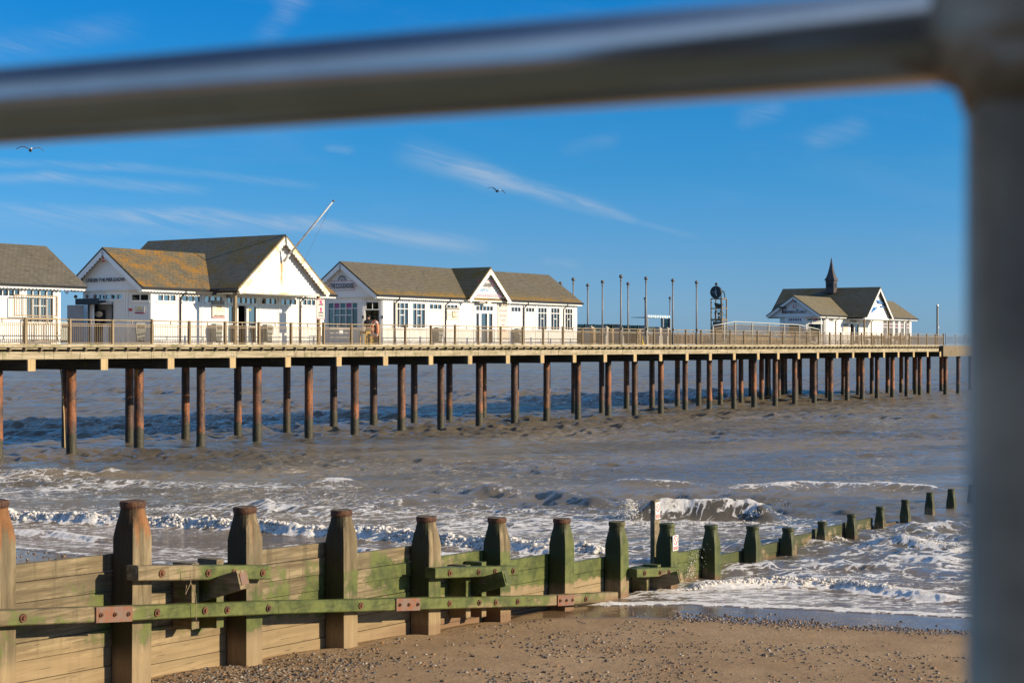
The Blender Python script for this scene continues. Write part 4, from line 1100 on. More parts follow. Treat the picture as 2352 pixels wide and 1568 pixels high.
bins = [(ZB(1425, 0)[0], 1.95, 'grey litter bin below the yellow triangle notice on the angled wall'),
        (X2(542), W - .33, 'grey litter bin below the cream welcome board'),
        (X2(972), W - .33, 'grey litter bin right of the dark hall doorway under the big gable'),
        (X3(1030), W - .33, 'grey litter bin left of the framed menu board of the cafe'),
        (X3(1647), W - .33, 'grey litter bin right of the tall pink lettered banner'),
        (A(1090), 2.9, 'grey litter bin at the corner of the leftmost shop by the gap')]
first = True
for x, b, lb in bins:
    s = PF.S(x, b); dr = R(-35) if first else 0
    if first: bin0.location = PF.w(s, b, DECK + .12); bin0.rotation_euler = (0, 0, PF.rz + dr); bin0['label'] = lb; first = False
    else: dup(bin0, PF, s, b, DECK + .12, lb)


# signs
def board(name, side, x0, y0, x1, y1, mat, label, proud=.05, cat='sign'):
    t0, t1 = side.t_x(x0), side.t_x(x1); z1, z0 = side.z_xy(x0, y0), side.z_xy(x0, y1)
    p = side.P(t0, proud, z0); r = thing(name, label, cat, PF, p.x, p.y, p.z)
    MB().pbox(side.o2(), side.d, side.out, t0, t1, .004, proud, z0, z1).build('board', M[mat], r)
    return r, t0, t1, z0, z1


def lines(r, side, rows, t0, t1, z0, z1, proud):
    for txt, fx0, fx1, fz0, fh, m in rows:
        w = t1 - t0; h = z1 - z0
        if not txt:
            MB().pbox(side.o2(), side.d, side.out, t0 + w * fx0, t0 + w * fx1, proud + .002, proud + .006, z0 + h * (fz0 + fh * .2), z0 + h * (fz0 + fh * .75)).build('text_line', M[m], r); continue
        text_mb(txt, side.P(t0 + w * fx0, proud, z0 + h * fz0), side.d.to_3d(), side.out.to_3d(), w * (fx1 - fx0), h * fh, .006).build('lettering', M[m], r)


r, t0, t1, z0, z1 = board('notice', S2['cl'], *ZB(1318, 657), *ZB(1518, 775), 'cream', 'pale notice with a yellow warning triangle on the angled wall')
sd = S2['cl']; tm = (t0 + t1) / 2; hh = z1 - z0
MB().slab([sd.P(tm - .09, .052, z0 + hh * .58), sd.P(tm + .09, .052, z0 + hh * .58), sd.P(tm, .052, z0 + hh * .95)], sd.out.to_3d() * .004).build('warning_triangle', M['warnyellow'], r)
mb = MB()
for k in range(4): mb.pbox(sd.o2(), sd.d, sd.out, t0 + .07, t1 - .07, .051, .055, z0 + hh * (.12 + k * .11), z0 + hh * (.15 + k * .11))
mb.build('text_lines', M['greyboard'], r)
mb = MB()
for k in range(9): mb.pbox(sd.o2(), sd.d, sd.out, t0 + (t1 - t0) * k / 9, t0 + (t1 - t0) * (k + .5) / 9, .004, .05, z0 - .07, z0 - .01)
mb.build('striped_edge', M['pinkink'], r)
f2 = S2['front']
r, t0, t1, z0, z1 = board('welcome_board', f2, *ZC(150, 640), *ZC(380, 882), 'cream', 'cream welcome board with a grey header beside the hall entrance', .09)
lines(r, f2, (('WELCOME', .3, .7, .76, .17, 'yellow'), ('', .27, .72, .64, .06, 'greyboard'), ('', .18, .8, .53, .08, 'greyboard'), ('UNDER THE PIER SHOW', .12, .86, .12, .10, 'ink')), t0, t1, z0, z1, .09)
mb = MB().pbox(f2.o2(), f2.d, f2.out, t0 + .1, t1 - .1, .091, .095, z0 + (z1 - z0) * .40, z0 + (z1 - z0) * .42)
mb.build('blue_rule', M['blueink'], r)
mb = MB()
for k in range(9): mb.pbox(f2.o2(), f2.d, f2.out, t0 + (t1 - t0) * (k + .1) / 9, t0 + (t1 - t0) * (k + .6) / 9, .091, .096, z0 + .01, z0 + .09)
mb.build('striped_edge', M['pinkink'], r)
MB().pbox(f2.o2(), f2.d, f2.out, t0 - .02, t1 - .08, .004, .11, z1 + .005, z1 + .2).build('header', M['greyboard'], r)
r, t0, t1, z0, z1 = board('hanging_sign', f2, *ZC(412, 455), *ZC(560, 515), 'greyboard', 'small grey sign hanging over the hall door behind the porch post', .3)
lines(r, f2, (('UNDER THE PIER SHOW', .08, .92, .45, .3, 'cream'),), t0, t1, z0, z1, .3)
# direction sign on the right hand porch post
s = PF.S(Z2(1405, 0)[0], .26); r = thing('direction_sign', 'narrow cream direction sign with pink arrows on the right porch post', 'sign', PF, s, .12, 6.2)
zz1 = PF.Z(Z2(1405, 0)[0], Z2(0, 918)[1], .12); zz0 = PF.Z(Z2(1405, 0)[0], Z2(0, 1088)[1], .12); hs_ = .30
MB().box(s - hs_, s + hs_, .10, .14, zz0, zz1).build('board', M['cream'], r)
mb = MB(); L_ = zz1 - zz0


def arrow(mb, s, z, k, ang):
    pts = [(-.16, .0), (0, .2), (.16, 0), (.07, 0), (.07, -.18), (-.07, -.18), (-.07, 0)]; ca, sa = math.cos(ang), math.sin(ang)
    mb.slab([(s + (x * ca - y * sa) * k, .098, z + (x * sa + y * ca) * k) for x, y in pts], (0, -.006, 0))


arrow(mb, s, zz0 + L_ * .84, .8, R(45)); arrow(mb, s, zz0 + L_ * .48, .8, 0); mb.build('arrow', M['pinkink'], r)
for k in (.70, .30, .16): MB().box(s - .2, s + .2, .094, .0985, zz0 + L_ * k, zz0 + L_ * k + .06).build('text_line', M['ink'], r)
mb = MB()
for k in range(6): mb.box(s - hs_ + k * .1, s - hs_ + .05 + k * .1, .094, .0995, zz0 + .01, zz0 + .08).box(s - hs_ + k * .1, s - hs_ + .05 + k * .1, .094, .0995, zz1 - .07, zz1 - .01)
mb.build('striped_edge', M['pinkink'], r)
f3 = S3['front']
r, t0, t1, z0, z1 = board('menu_board', f3, *ZE(228, 588), *ZE(418, 775), 'cream', 'menu board with a dark framed menu on the cafe wall behind a downpipe', .05)
MB().pbox(f3.o2(), f3.d, f3.out, t0, t1, .052, .06, z1 - .14, z1).build('header', M['greyboard'], r)
tm = f3.t_x(XE(328)); MB().pbox(f3.o2(), f3.d, f3.out, tm - .15, tm + .15, .052, .075, z0 + .13, z1 - .22).build('menu_frame', M['brass'], r); MB().pbox(f3.o2(), f3.d, f3.out, tm - .11, tm + .11, .075, .08, z0 + .18, z1 - .27).build('menu_card', M['creamwall'], r)
lines(r, f3, (('', .03, .35, .38, .06, 'pinkink'), ('', .68, .95, .6, .06, 'pinkink'), ('', .68, .95, .44, .06, 'blueink'), ('', .03, .35, .24, .06, 'blueink'), ('', .68, .95, .22, .06, 'pinkink')), t0, t1, z0, z1, .05)
r, t0, t1, z0, z1 = board('cafe_banner', f3, *ZE(1015, 482), *ZE(1168, 1085), 'cream', 'tall cream banner with pink lines of lettering right of the cafe door', .04)
lines(r, f3, (('THE CLOCKHOUSE', .08, .92, .855, .035, 'greyboard'), ('', .05, .95, .73, .035, 'pinkink'), ('Sandwiches & Baguettes', .15, .85, .60, .035, 'pinkink'), ('Sausage Rolls', .3, .72, .48, .035, 'pinkink'), ('', .35, .65, .36, .035, 'pinkink'), ('', .25, .75, .22, .035, 'pinkink')), t0, t1, z0, z1, .04)
mb = MB(); cc = f3.P((t0 + t1) / 2, .05, z0 + (z1 - z0) * .91)
for rr in (.17, .13): mb.tube([cc + f3.d.to_3d() * (rr * math.cos(a)) + Vector((0, 0, rr * math.sin(a))) for a in np.linspace(0, math.pi, 14)], .012, 4)
mb.build('clock_emblem', M['brass'], r)
r, t0, t1, z0, z1 = board('cafe_hanging_sign', f3, *ZE(665, 492), *ZE(805, 528), 'greyboard', 'small grey sign with pink edging hanging over the cafe door', .35)
lines(r, f3, (('THE CLOCKHOUSE', .08, .92, .35, .4, 'cream'),), t0, t1, z0, z1, .35)
f4 = S4['front']
r, t0, t1, z0, z1 = board('restaurant_board', f4, *ZG(1870, 900), *ZG(1985, 1080), 'cream', 'cream notice board left of the restaurant door under the porch', .06)
lines(r, f4, (('SEAWEED & SALT', .1, .9, .55, .1, 'ink'), ('', .1, .9, .32, .07, 'pinkink')), t0, t1, z0, z1, .06)
MB().pbox(f4.o2(), f4.d, f4.out, t0, t1, .062, .07, z1 - .2, z1).build('header', M['greyboard'], r)

# cafe doorway: person, table, lifebuoy
c3 = S3['cl']; dmid = (c3.t_x(XD(1018)) + c3.t_x(XD(1288))) / 2


def skin_body(name, joints, edges, radii, mats, matfn, root, sub=2):
    me = bpy.data.meshes.new(name); me.from_pydata(joints, edges, []); ob = bpy.data.objects.new(name, me); C.objects.link(ob)
    md = ob.modifiers.new('s', 'SKIN'); md.use_smooth_shade = True
    for i, r in enumerate(radii): me.skin_vertices[0].data[i].radius = (r, r) if not isinstance(r, tuple) else r; me.skin_vertices[0].data[i].use_root = (i == 0)
    sd_ = ob.modifiers.new('u', 'SUBSURF'); sd_.levels = sub; sd_.render_levels = sub
    dg = bpy.context.evaluated_depsgraph_get(); dg.update(); nm = bpy.data.meshes.new_from_object(ob.evaluated_get(dg)); nm.name = name
    bpy.data.objects.remove(ob); bpy.data.meshes.remove(me)
    nm.materials.clear()
    for q in mats: nm.materials.append(q)
    for p in nm.polygons: p.material_index = matfn(p.center); p.use_smooth = True
    o = bpy.data.objects.new(name, nm); C.objects.link(o); o.parent = root; return o


px_ = c3.P(c3.t_x(XD(1088)), .25, DECK)
per = thing('person', 'person in a black coat and black knit cap standing in the cafe doorway', 'person', PF, px_.x, px_.y, DECK)
per.rotation_euler = (0, 0, R(10))
J = [(0, 0, .84), (0, 0, 1.0), (0, .01, 1.20), (0, .0, 1.34), (0, -.03, 1.42), (0, -.05, 1.50), (0, -.05, 1.57),
     (.17, 0, 1.30), (.23, -.04, 1.06), (.10, -.27, .98), (.03, -.32, .99), (-.17, 0, 1.30), (-.23, -.04, 1.06), (-.10, -.27, .98), (-.03, -.32, 1.0),
     (.09, 0, .78), (.10, -.02, .44), (.10, .02, .07), (.10, -.12, .04), (-.09, 0, .78), (-.10, -.02, .44), (-.10, .02, .07), (-.10, -.12, .04)]
E_ = [(0, 1), (1, 2), (2, 3), (3, 4), (4, 5), (5, 6), (3, 7), (7, 8), (8, 9), (9, 10), (3, 11), (11, 12), (12, 13), (13, 14), (0, 15), (15, 16), (16, 17), (17, 18), (0, 19), (19, 20), (20, 21), (21, 22)]
RR = [(.15, .11), (.15, .11), (.17, .12), (.13, .10), .055, (.085, .095), (.075, .085), .075, .058, .045, .035, .075, .058, .045, .035, .09, .065, .05, .045, .09, .065, .05, .045]
skin_body('body', J, E_, RR, [M['coat'], M['skin'], M['jean']], lambda q: 1 if (q.z > 1.43 or (q.y < -.29 and q.z > .9)) else (2 if q.z < .74 else 0), per)
MB().lathe([(.115, 1.545), (.118, 1.58), (.105, 1.64), (.06, 1.675), (.01, 1.685)], 14, (0, -.04)).build('cap', M['hat'], per, (0, 0, 0), True)
mb = MB().ball((0, -.145, 1.50), .018, 6, 4)
for x in (-.035, .035): mb.ball((x, -.13, 1.525), .011, 6, 4)
mb.build('face', M['skin'], per, (0, 0, 0), True)
for k in (-1, 1): MB().ball((k * .09, -.04, 1.51), .022, 6, 4, (.5, 1, 1.4)).build('ear', M['skin'], per, (0, 0, 0), True)
tp = c3.P(c3.t_x(XD(1065)), .75, DECK)
tb = thing('cafe_table', 'small ochre wooden table in front of the person at the cafe door', 'table', PF, tp.x, tp.y, DECK)
s, b = tp.x, tp.y
MB().box(s - .28, s + .28, b - .28, b + .28, DECK + .70, DECK + .74).build('tabletop', M['yellow'], tb)
MB().box(s - .24, s + .24, b - .24, b + .24, DECK + .60, DECK + .699).build('apron', M['yellow'], tb)
for i in (-1, 1):
    for j in (-1, 1): MB().box(s + i * .23 - .025, s + i * .23 + .025, b + j * .23 - .025, b + j * .23 + .025, DECK, DECK + .6).build('leg', M['yellow'], tb)
tp = (PF.S(XD(1115), 1.25), 1.25); s, b = tp
st = thing('cafe_stool', 'ochre wooden stool with a foot bar between the table and the lifebuoy', 'stool', PF, s, b, DECK)
MB().box(s - .16, s + .16, b - .16, b + .16, DECK + .44, DECK + .48).build('seat', M['yellow'], st)
for i in (-1, 1):
    for j in (-1, 1): MB().box(s + i * .13 - .02, s + i * .13 + .02, b + j * .13 - .02, b + j * .13 + .02, DECK, DECK + .44).build('leg', M['yellow'], st)
MB().box(s - .11, s + .11, b - .14, b - .11, DECK + .18, DECK + .21).build('foot_bar', M['yellow'], st)
lx, ly = ZD(1205, 1200); s = PF.S(lx, .3); z = PF.Z(lx, ly, .3)
lb = thing('lifebuoy', 'faded orange lifebuoy hanging on the inside of the pier railing', 'lifebuoy', PF, s, .3, z)
mb = MB(); n = 24
for k in range(n): pass
pts = [(s + .13 * math.cos(a), .3 + .30 * math.cos(a), z + .42 * math.sin(a)) for a in np.linspace(0, 2 * math.pi, 25)]
mb.tube(pts, .085, 10, False).build('ring', M['orange'], lb, smooth=True)
mb = MB()
for a in (.8, 2.3, 3.9, 5.4):
    p = Vector((s + .13 * math.cos(a), .3 + .30 * math.cos(a), z + .42 * math.sin(a))); tdir = Vector((-.13 * math.sin(a), -.30 * math.sin(a), .42 * math.cos(a))).normalized()
    MB().tube([p - tdir * .05, p + tdir * .05], .09, 10, False).build('band', M['whitesign'], lb)
# low steel barrier below the cafe window
s0_, s1_ = PF.S(XD(305), 1.0), PF.S(XD(700), 1.0)
br = thing('low_barrier', 'thin pale steel crowd barrier below the coloured cafe window', 'barrier', PF, s0_, 1.0, DECK)
zz = [PF.Z(XD(500), ZD(0, y)[1], 1.0) for y in (1195, 1282, 1372)]
mb = MB()
for z in zz: mb.tube([(s0_, 1.0, z), (s1_, 1.0, z)], .018, 6)
mb.tube([(s0_, 1.0, DECK), (s0_, 1.0, zz[0])], .018, 6).tube([(s1_, 1.0, DECK), (s1_, 1.0, zz[0])], .018, 6).build('frame', M['cream'], br)
MB().box(PF.S(XD(485), .98), PF.S(XD(557), .98), .96, .98, zz[1] - .05, zz[1] + .22).build('notice_plate', M['whitesign'], br)

# ball topped poles with globe tops
lamp0 = thing('deck_pole', 'x', 'pole', PF, 0, 0, 0, 'bare ball topped poles on the open deck'); OFF[lamp0.name] = (0, 0, 0)
HL = 4.48
MB().tube([(0, 0, 0), (0, 0, HL * .5), (0, 0, HL - .2)], [.062, .055, .048], 10).build('shaft', M['lamp'], lamp0, (0, 0, 0), True)
MB().lathe([(.075, HL - .28), (.09, HL - .24), (.06, HL - .2), (.05, HL - .14)], 10).box(-.05, .05, -.12, -.06, .95, 1.15).build('collar', M['lamp'], lamp0, (0, 0, 0))
MB().ball((0, 0, HL), .135, 14, 8).build('ball', M['lampball'], lamp0, (0, 0, 0), True)
LP = [(640, 362, .05, 'tallest ball topped pole standing at the near railing, first past the cafe'), (898, 382, .05, 'ball topped pole at the near railing with a shorter one close behind its left side'), (1174, 403, .05, 'ball topped pole at the near railing right of the glass shelter'),
      (1418, 423, .05, 'ball topped pole at the near railing left of the clock tower'),
      (18, 432, None, 'ball topped pole whose ball just shows above the right end of the cafe roof'), (150, 392, None, 'ball topped pole with its foot hidden behind the end of the cafe roof'), (298, 452, None, 'ball topped pole just right of the cafe end wall by the glass screens'),
      (450, 417, None, 'ball topped pole between the first two concrete blocks past the cafe'), (713, 437, None, 'ball topped pole just right of the tallest one, set back behind the railing'), (889, 588, None, 'short distant ball topped pole at the left end of the glass shelter'), (1145, 583, None, 'short distant ball topped pole at the right end of the glass shelter')]
first = True
for x, y, b, lb_ in LP:
    dx, dy = Z4(x, y); sc = 1.0
    if b is None:
        Yd = (DECK + HL - H) / ((HY - dy) / F); X = (dx - CX) / F * Yd
        if y > 500: Yd = 150.0; X = (dx - CX) / F * Yd; sc = ((HY - dy) / F * Yd + H - DECK) / HL
        rx, ry = X - PF.o[0], Yd - PF.o[1]; s = rx * PF.u[0] + ry * PF.u[1]; b = rx * PF.n[0] + ry * PF.n[1]
        print('lamp', round(s, 1), round(b, 1), round(Yd, 1))
        if b > 9.2 and y < 500:
            b = 9.0; s = PF.S(dx, b); Yd = PF.Y(s, b); sc = ((HY - dy) / F * Yd + H - DECK) / HL
    else:
        s = PF.S(dx, b); sc = (PF.Z(dx, dy, b) - DECK) / HL
    if first: o = lamp0; o.location = PF.w(s, b, DECK); o['label'] = lb_; first = False
    else: o = dup(lamp0, PF, s, b, DECK, lb_)
    o.scale = (1, 1, sc)
# mast near the pier head
s = PF.S(2153, 8.5); zt = PF.Z(2153, Z5(0, 605)[1], 8.5)
mt = thing('mast', 'thin grey mast with a small lamp near the pier head', 'mast', PF, s, 8.5, DECK)
MB().tube([(s, 8.5, DECK), (s, 8.5, DECK + 1.3), (s, 8.5, zt)], [.15, .13, .12], 8).build('pole', M['lamp'], mt); MB().ball((s, 8.5, zt + .12), .16, 8, 6).build('lamp', M['silver'], mt); MB().box(s + .1, s + .3, 8.4, 8.6, DECK + 1.9, DECK + 2.2).build('junction_box', M['silver'], mt)

# water clock tower
cx0, cx1, cx2 = ZF(562, 0)[0], ZF(795, 0)[0], ZF(900, 0)[0]
sb = 4.6; s = PF.S(cx1, sb); w_b = PF.B(cx0, s) - sb; w_s = PF.S(cx2, sb) - s
ct = thing('water_clock', 'tall open bronze clock tower with a round black dial and a bathtub inside', 'clock tower', PF, s, sb, DECK)
zc = lambda y: H - (ZF(0, y)[1] - HY) / F * PF.Y(s, sb)
zt = zc(530); mb = MB()
for i in (0, 1):
    for j in (0, 1): mb.box(s + i * w_s - .04, s + i * w_s + .04, sb + j * w_b - .04, sb + j * w_b + .04, DECK, zt)
for y in (530, 745, 985, 1010):
    z = zc(y)
    for j in (0, 1): mb.box(s + .041, s + w_s - .041, sb + j * w_b - .035, sb + j * w_b + .035, z - .05, z + .03)
    for i in (0, 1): mb.box(s + i * w_s - .035, s + i * w_s + .035, sb + .041, sb + w_b - .041, z - .05, z + .03)
mb.build('frame', M['brass'], ct)
r_ = (zc(258) - zc(525)) / 2; zz = (zc(258) + zc(525)) / 2; cb = sb + w_b * .5
mb = MB(); n = 40
ring = lambda rr, ss: [(ss, cb + rr * math.cos(2 * math.pi * k / n), zz + rr * math.sin(2 * math.pi * k / n)) for k in range(n)]
mb.slab(ring(r_, s - .12), (.18, 0, 0)); dial = mb.build('dial', M['clock'], ct)
mb = MB(); mb.tube(ring(r_ * .98, s - .12) + [ring(r_ * .98, s - .12)[0]], .035, 6, False)
for k in range(60):
    a = 2 * math.pi * k / 60; mb.beam((s - .13, cb + r_ * .86 * math.cos(a), zz + r_ * .86 * math.sin(a)), (s - .13, cb + r_ * .97 * math.cos(a), zz + r_ * .97 * math.sin(a)), .02, .02, (1, 0, 0))
mb.build('rim', M['bronze'], dial)
mb = MB().tube([(s - .15, cb, zz), (s - .15, cb, zz + r_ * .78)], .018, 5).tube([(s - .15, cb, zz), (s - .15, cb + r_ * .62, zz)], .02, 5).ball((s - .15, cb, zz - .03), .06, 8, 6).tube([(s - .15, cb, zz - .1), (s - .15, cb - .1, zz - r_ * .62)], .03, 5).ball((s - .15, cb - .07, zz + .08), .05, 8, 6)
mb.build('hands', M['silver'], dial)
MB().ball((s - .03, cb, zc(212)), .13, 14, 8).build('top_globe', M['bronze'], ct, smooth=True)
mb = MB()
for j in (.15, .5, .85):
    bb = sb + w_b * j
    mb.tube([(s + w_s, bb, zt)] + [(s + w_s * .5 + w_s * .5 * math.cos(a), bb, zt + .62 * math.sin(a)) for a in np.linspace(.1, math.pi / 2, 8)], .05, 6)
mb.build('arched_ribs', M['bronze'], ct)
zb = zc(745); mb = MB(); vs = []; n = 16
for k, (fx, h0) in enumerate(((1.0, .62), (.98, .58), (.82, .25), (.6, .08), (.3, .04))):
    for i in range(n): a = 2 * math.pi * i / n; vs.append((s + w_s * .5 + .2 * fx * math.cos(a), cb + w_b * .43 * fx * math.sin(a), zb + h0 * .55 + .02 + (.12 * max(0, math.sin(a)) if k == 0 else 0)))
mb.add(vs, [(k * n + i, k * n + (i + 1) % n, k * n + n + (i + 1) % n, k * n + n + i) for k in range(4) for i in range(n)] + [tuple(4 * n + i for i in range(n))]); mb.build('bathtub', M['bronze'], ct, smooth=True)
zf = zc(985)
for kb, h in ((.18, 1.2), (.8, 1.25)):
    bb = sb + w_b * (1 - kb); ss = s + w_s * .5; q = 1 if kb > .5 else -1
    J2 = [(ss, bb, zf + .62), (ss, bb, zf + .85), (ss, bb, zf + 1.0), (ss, bb, zf + 1.12), (ss, bb, zf + 1.2), (ss + .06, bb, zf + .35), (ss + .06, bb, zf + .02), (ss - .06, bb, zf + .35), (ss - .06, bb, zf + .02), (ss, bb + q * .25, zf + 1.02), (ss, bb + q * .5, zf + 1.15), (ss, bb - q * .16, zf + .75)]
    of = OFF[ct.name]
    skin_body('bronze_figure', [(a - of[0], bb + (b_ - bb) * .64 - of[1], zf + (c_ - zf) * .64 - of[2]) for a, b_, c_ in J2], [(0, 1), (1, 2), (2, 3), (3, 4), (0, 5), (5, 6), (0, 7), (7, 8), (2, 9), (9, 10), (2, 11)], [.06, .07, .06, .03, .05, .04, .03, .04, .03, .03, .02, .03], [M['bronze']], lambda q_: 0, ct, 1)
mb = MB().lathe([(.11, zf + .38), (.14, zf + .56), (.13, zf + .56)], 10, (s + w_s * .5, cb)).lathe([(.09, zf), (.10, zf + .26)], 10, (s + w_s * .5, cb)); mb.build('bucket', M['brass'], ct)
MB().tube([(s + w_s * .7, cb, zt), (s + w_s * .7, cb - .2, zb + .7), (s + w_s * .7, cb - .2, DECK)], .03, 6).tube([(s + w_s * .85, cb, zt), (s + w_s * .85, cb, DECK)], .03, 6).tube([(s - .1, cb - .2, zf + .35), (s + w_s + .3, sb + .1, zf + .35)], .025, 6).build('pipework', M['bronze'], ct)
MB().box(s + .1, s + w_s - .1, sb + .1, sb + w_b - .1, DECK, zc(1040)).build('cistern', M['lampball'], ct)

# raised viewing platform with ramps (pale tube rail)
pf = thing('viewing_platform', 'raised timber platform with ramps and a pale tubular handrail beyond the ball topped poles', 'platform', PF, PF.S(1637, 3), 3, DECK)
pb = 2.3
S_ = [PF.S(x, pb) for x in (1637, 1688.5, 1836, 1882)]; zpl = [PF.Z(x, y, pb) for x, y in ((1637, 748), (1688.5, 738.6), (1836, 746), (1882, 756.5))]
fl_ = [z - 1.12 for z in zpl]; fl_[0] = DECK + .01; fl_[3] = DECK + .01
for b in (pb,):
    mb = MB().tube([(S_[i], b, zpl[i]) for i in range(4)], .05, 8)
    mb.build('handrail', M['paleblue'], pf, smooth=True)
    for i in range(3):
        n = max(2, int((S_[i + 1] - S_[i]) / 2.6))
        for k in range(n + (i == 2)):
            t = k / n; s = S_[i] + (S_[i + 1] - S_[i]) * t; z1 = zpl[i] + (zpl[i + 1] - zpl[i]) * t; z0 = fl_[i] + (fl_[i + 1] - fl_[i]) * t
            MB().box(s - .05, s + .05, b - .05, b + .05, DECK, z1 - .05).build('post', M['paleblue'], pf)
    mb = MB()
    for i in range(3):
        L_ = S_[i + 1] - S_[i]; n = int(L_ / .12)
        for k in range(n):
            t = (k + .5) / n; s = S_[i] + L_ * t; z1 = zpl[i] + (zpl[i + 1] - zpl[i]) * t; z0 = fl_[i] + (fl_[i + 1] - fl_[i]) * t
            mb.box(s - .012, s + .012, b - .012, b + .012, z0 + .12, z1 - .22)
        mb.tube([(S_[i], b, zpl[i] - .21), (S_[i + 1], b, zpl[i + 1] - .21)], .022, 5).tube([(S_[i], b, fl_[i] + .12), (S_[i + 1], b, fl_[i + 1] + .12)], .022, 5)
    mb.build('baluster_panel', M['bal'], pf)
vs = []
for b in (pb, 3.8):
    for i in range(4): vs.append((S_[i], b, fl_[i] - .0))
for b in (pb, 3.8):
    for i in range(4): vs.append((S_[i], b, DECK + .0))
MB().add(vs, [(0, 1, 5, 4), (1, 2, 6, 5), (2, 3, 7, 6), (0, 8, 9, 1), (1, 9, 10, 2), (2, 10, 11, 3), (4, 5, 13, 12), (5, 6, 14, 13), (6, 7, 15, 14)]).build('ramp_deck', M['deck'], pf)
mb = MB()
for i in range(1, 9):
    s = S_[1] + (S_[2] - S_[1]) * (i - .5) / 8; mb.box(s - (S_[2] - S_[1]) / 18, s + (S_[2] - S_[1]) / 18, pb - .03, pb - .002, DECK + .12, fl_[1] - .1)
mb.build('side_panel', M['railpost'], pf)

# concrete blocks, glass screens, shelter
blk0 = thing('concrete_block', 'x', 'block', PF, 0, 0, 0, 'stepped concrete blocks on the open deck'); OFF[blk0.name] = (0, 0, 0)
mb = MB().slab([(-.3, -.3, 0), (.3, -.3, 0), (.3, -.3, .62), (.17, -.3, .74), (.17, -.3, 1.28), (-.17, -.3, 1.28), (-.17, -.3, .74), (-.3, -.3, .62)], (0, .6, 0)); mb.build('plinth', M['concrete'], blk0, (0, 0, 0))
MB().box(-.1, .1, -.2, .2, 1.281, 1.36).build('cap', M['greyboard'], blk0, (0, 0, 0))
BL = [(315, 'concrete block nearest the cafe end wall'), (470, 'concrete block between two set back ball topped poles'), (615, 'concrete block just left of the tallest ball topped pole'), (870, 'concrete block with a yellow cone at its foot'), (1018, 'concrete block in front of the glass shelter'), (1100, 'concrete block against the right side of the glass shelter')]
first = True
for x, lb_ in BL:
    s = PF.S(Z4(x, 0)[0], 5.5)
    if first: blk0.location = PF.w(s, 5.5, DECK); blk0['label'] = lb_; first = False; blk0.rotation_euler = (0, 0, PF.rz)
    else: dup(blk0, PF, s, 5.5, DECK, lb_)
post0 = None
for i, (x, lb_) in enumerate(((350, 'squat timber bollard right of the first concrete block'), (540, 'squat timber bollard between the second and third concrete block'), (820, 'squat timber bollard left of the yellow cone'))):
    s = PF.S(Z4(x, 0)[0], 2.6); zt = 1.02
    if post0 is None:
        post0 = thing('timber_bollard', lb_, 'bollard', PF, s, 2.6, DECK, 'squat timber bollards on the deck')
        MB().box(s - .14, s + .14, 2.46, 2.74, DECK, DECK + zt).build('shaft', M['railpost'], post0)
        MB().slab([(s - .15, 2.45, DECK + zt), (s + .15, 2.45, DECK + zt), (s + .08, 2.45, DECK + zt + .12), (s - .08, 2.45, DECK + zt + .12)], (0, .3, 0)).build('cap', M['railpost'], post0)
    else: dup(post0, PF, s, 2.6, DECK, lb_)
s = PF.S(Z4(860, 0)[0], 1.2); cn = thing('wet_floor_cone', 'yellow cone standing on the deck behind the railing', 'cone', PF, s, 1.2, DECK)
MB().lathe([(.13, DECK + .03), (.05, DECK + .5), (.03, DECK + .62)], 10, (s, 1.2)).build('cone', M['warnyellow'], cn); MB().box(s - .17, s + .17, 1.03, 1.37, DECK, DECK + .03).build('foot', M['warnyellow'], cn)
gs = thing('glass_screen', 'sea green glass wind screen standing along the open deck past the cafe', 'screen', PF, PF.S(Z4(175, 0)[0], 7), 7, DECK)
sa, sb_ = PF.S(Z4(175, 0)[0], 7.0), PF.S(Z4(900, 0)[0], 7.0); n = 8
for k in range(n):
    a = sa + (sb_ - sa) * k / n; b_ = sa + (sb_ - sa) * (k + 1) / n
    MB().box(a + .05, b_ - .05, 6.99, 7.01, DECK + .1, DECK + 1.5).build('glass_panel', M['tealglass'], gs); MB().box(a - .04, a + .04, 6.95, 7.05, DECK, DECK + 1.52).build('post', M['teal'], gs)
    MB().box(a + .05, b_ - .05, 6.97, 7.03, DECK + .95, DECK + 1.05).build('rail', M['teal'], gs)
sh = thing('glass_shelter', 'small glass shelter with a striped fascia between two short ball topped poles', 'shelter', PF, PF.S(Z4(913, 0)[0], 7), 7, DECK)
sa, sb_, sm = PF.S(Z4(905, 0)[0], 7), PF.S(Z4(1140, 0)[0], 7), PF.S(Z4(1066, 0)[0], 7); zt = PF.Z(Z4(1000, 0)[0], Z4(0, 760)[1], 7)
for s in (sa, sm, sb_): MB().box(s - .07, s + .07, 6.9, 7.1, DECK, zt - .2).build('post', M['steel'], sh)
MB().box(sa, sb_, 6.92, 8.4, zt - .2, zt - .16).build('roof', M['steel'], sh)
mb = MB(); mc = MB()
for k in range(26): (mb if k % 2 else mc).box(sa + (sb_ - sa) * k / 26, sa + (sb_ - sa) * (k + .9) / 26, 6.9, 6.92, zt - .22 + .05 * (k % 3 == 0), zt)
mb.build('fascia', M['blueink'], sh); mc.build('fascia', M['cream'], sh)
MB().box(sa + .1, sm - .1, 6.98, 7.02, DECK + 1.0, DECK + 1.42).build('back_panel', M['teal'], sh); MB().box(sm + .1, sb_ - .1, 6.99, 7.01, DECK + .3, zt - .25).build('glass_panel', M['tealglass'], sh)
s = PF.S(Z4(535, 0)[0], 7.6); cb_ = thing('deck_cabinet', 'dark green cabinet behind the glass screen beside the tallest ball topped pole', 'cabinet', PF, s, 7.6, DECK)
MB().box(s - .75, s + .75, 7.3, 7.9, DECK, DECK + 1.5).build('body', M['teal'], cb_); MB().box(s - .8, s + .8, 7.25, 7.95, DECK + 1.5, DECK + 1.56).build('lid', M['black'], cb_)

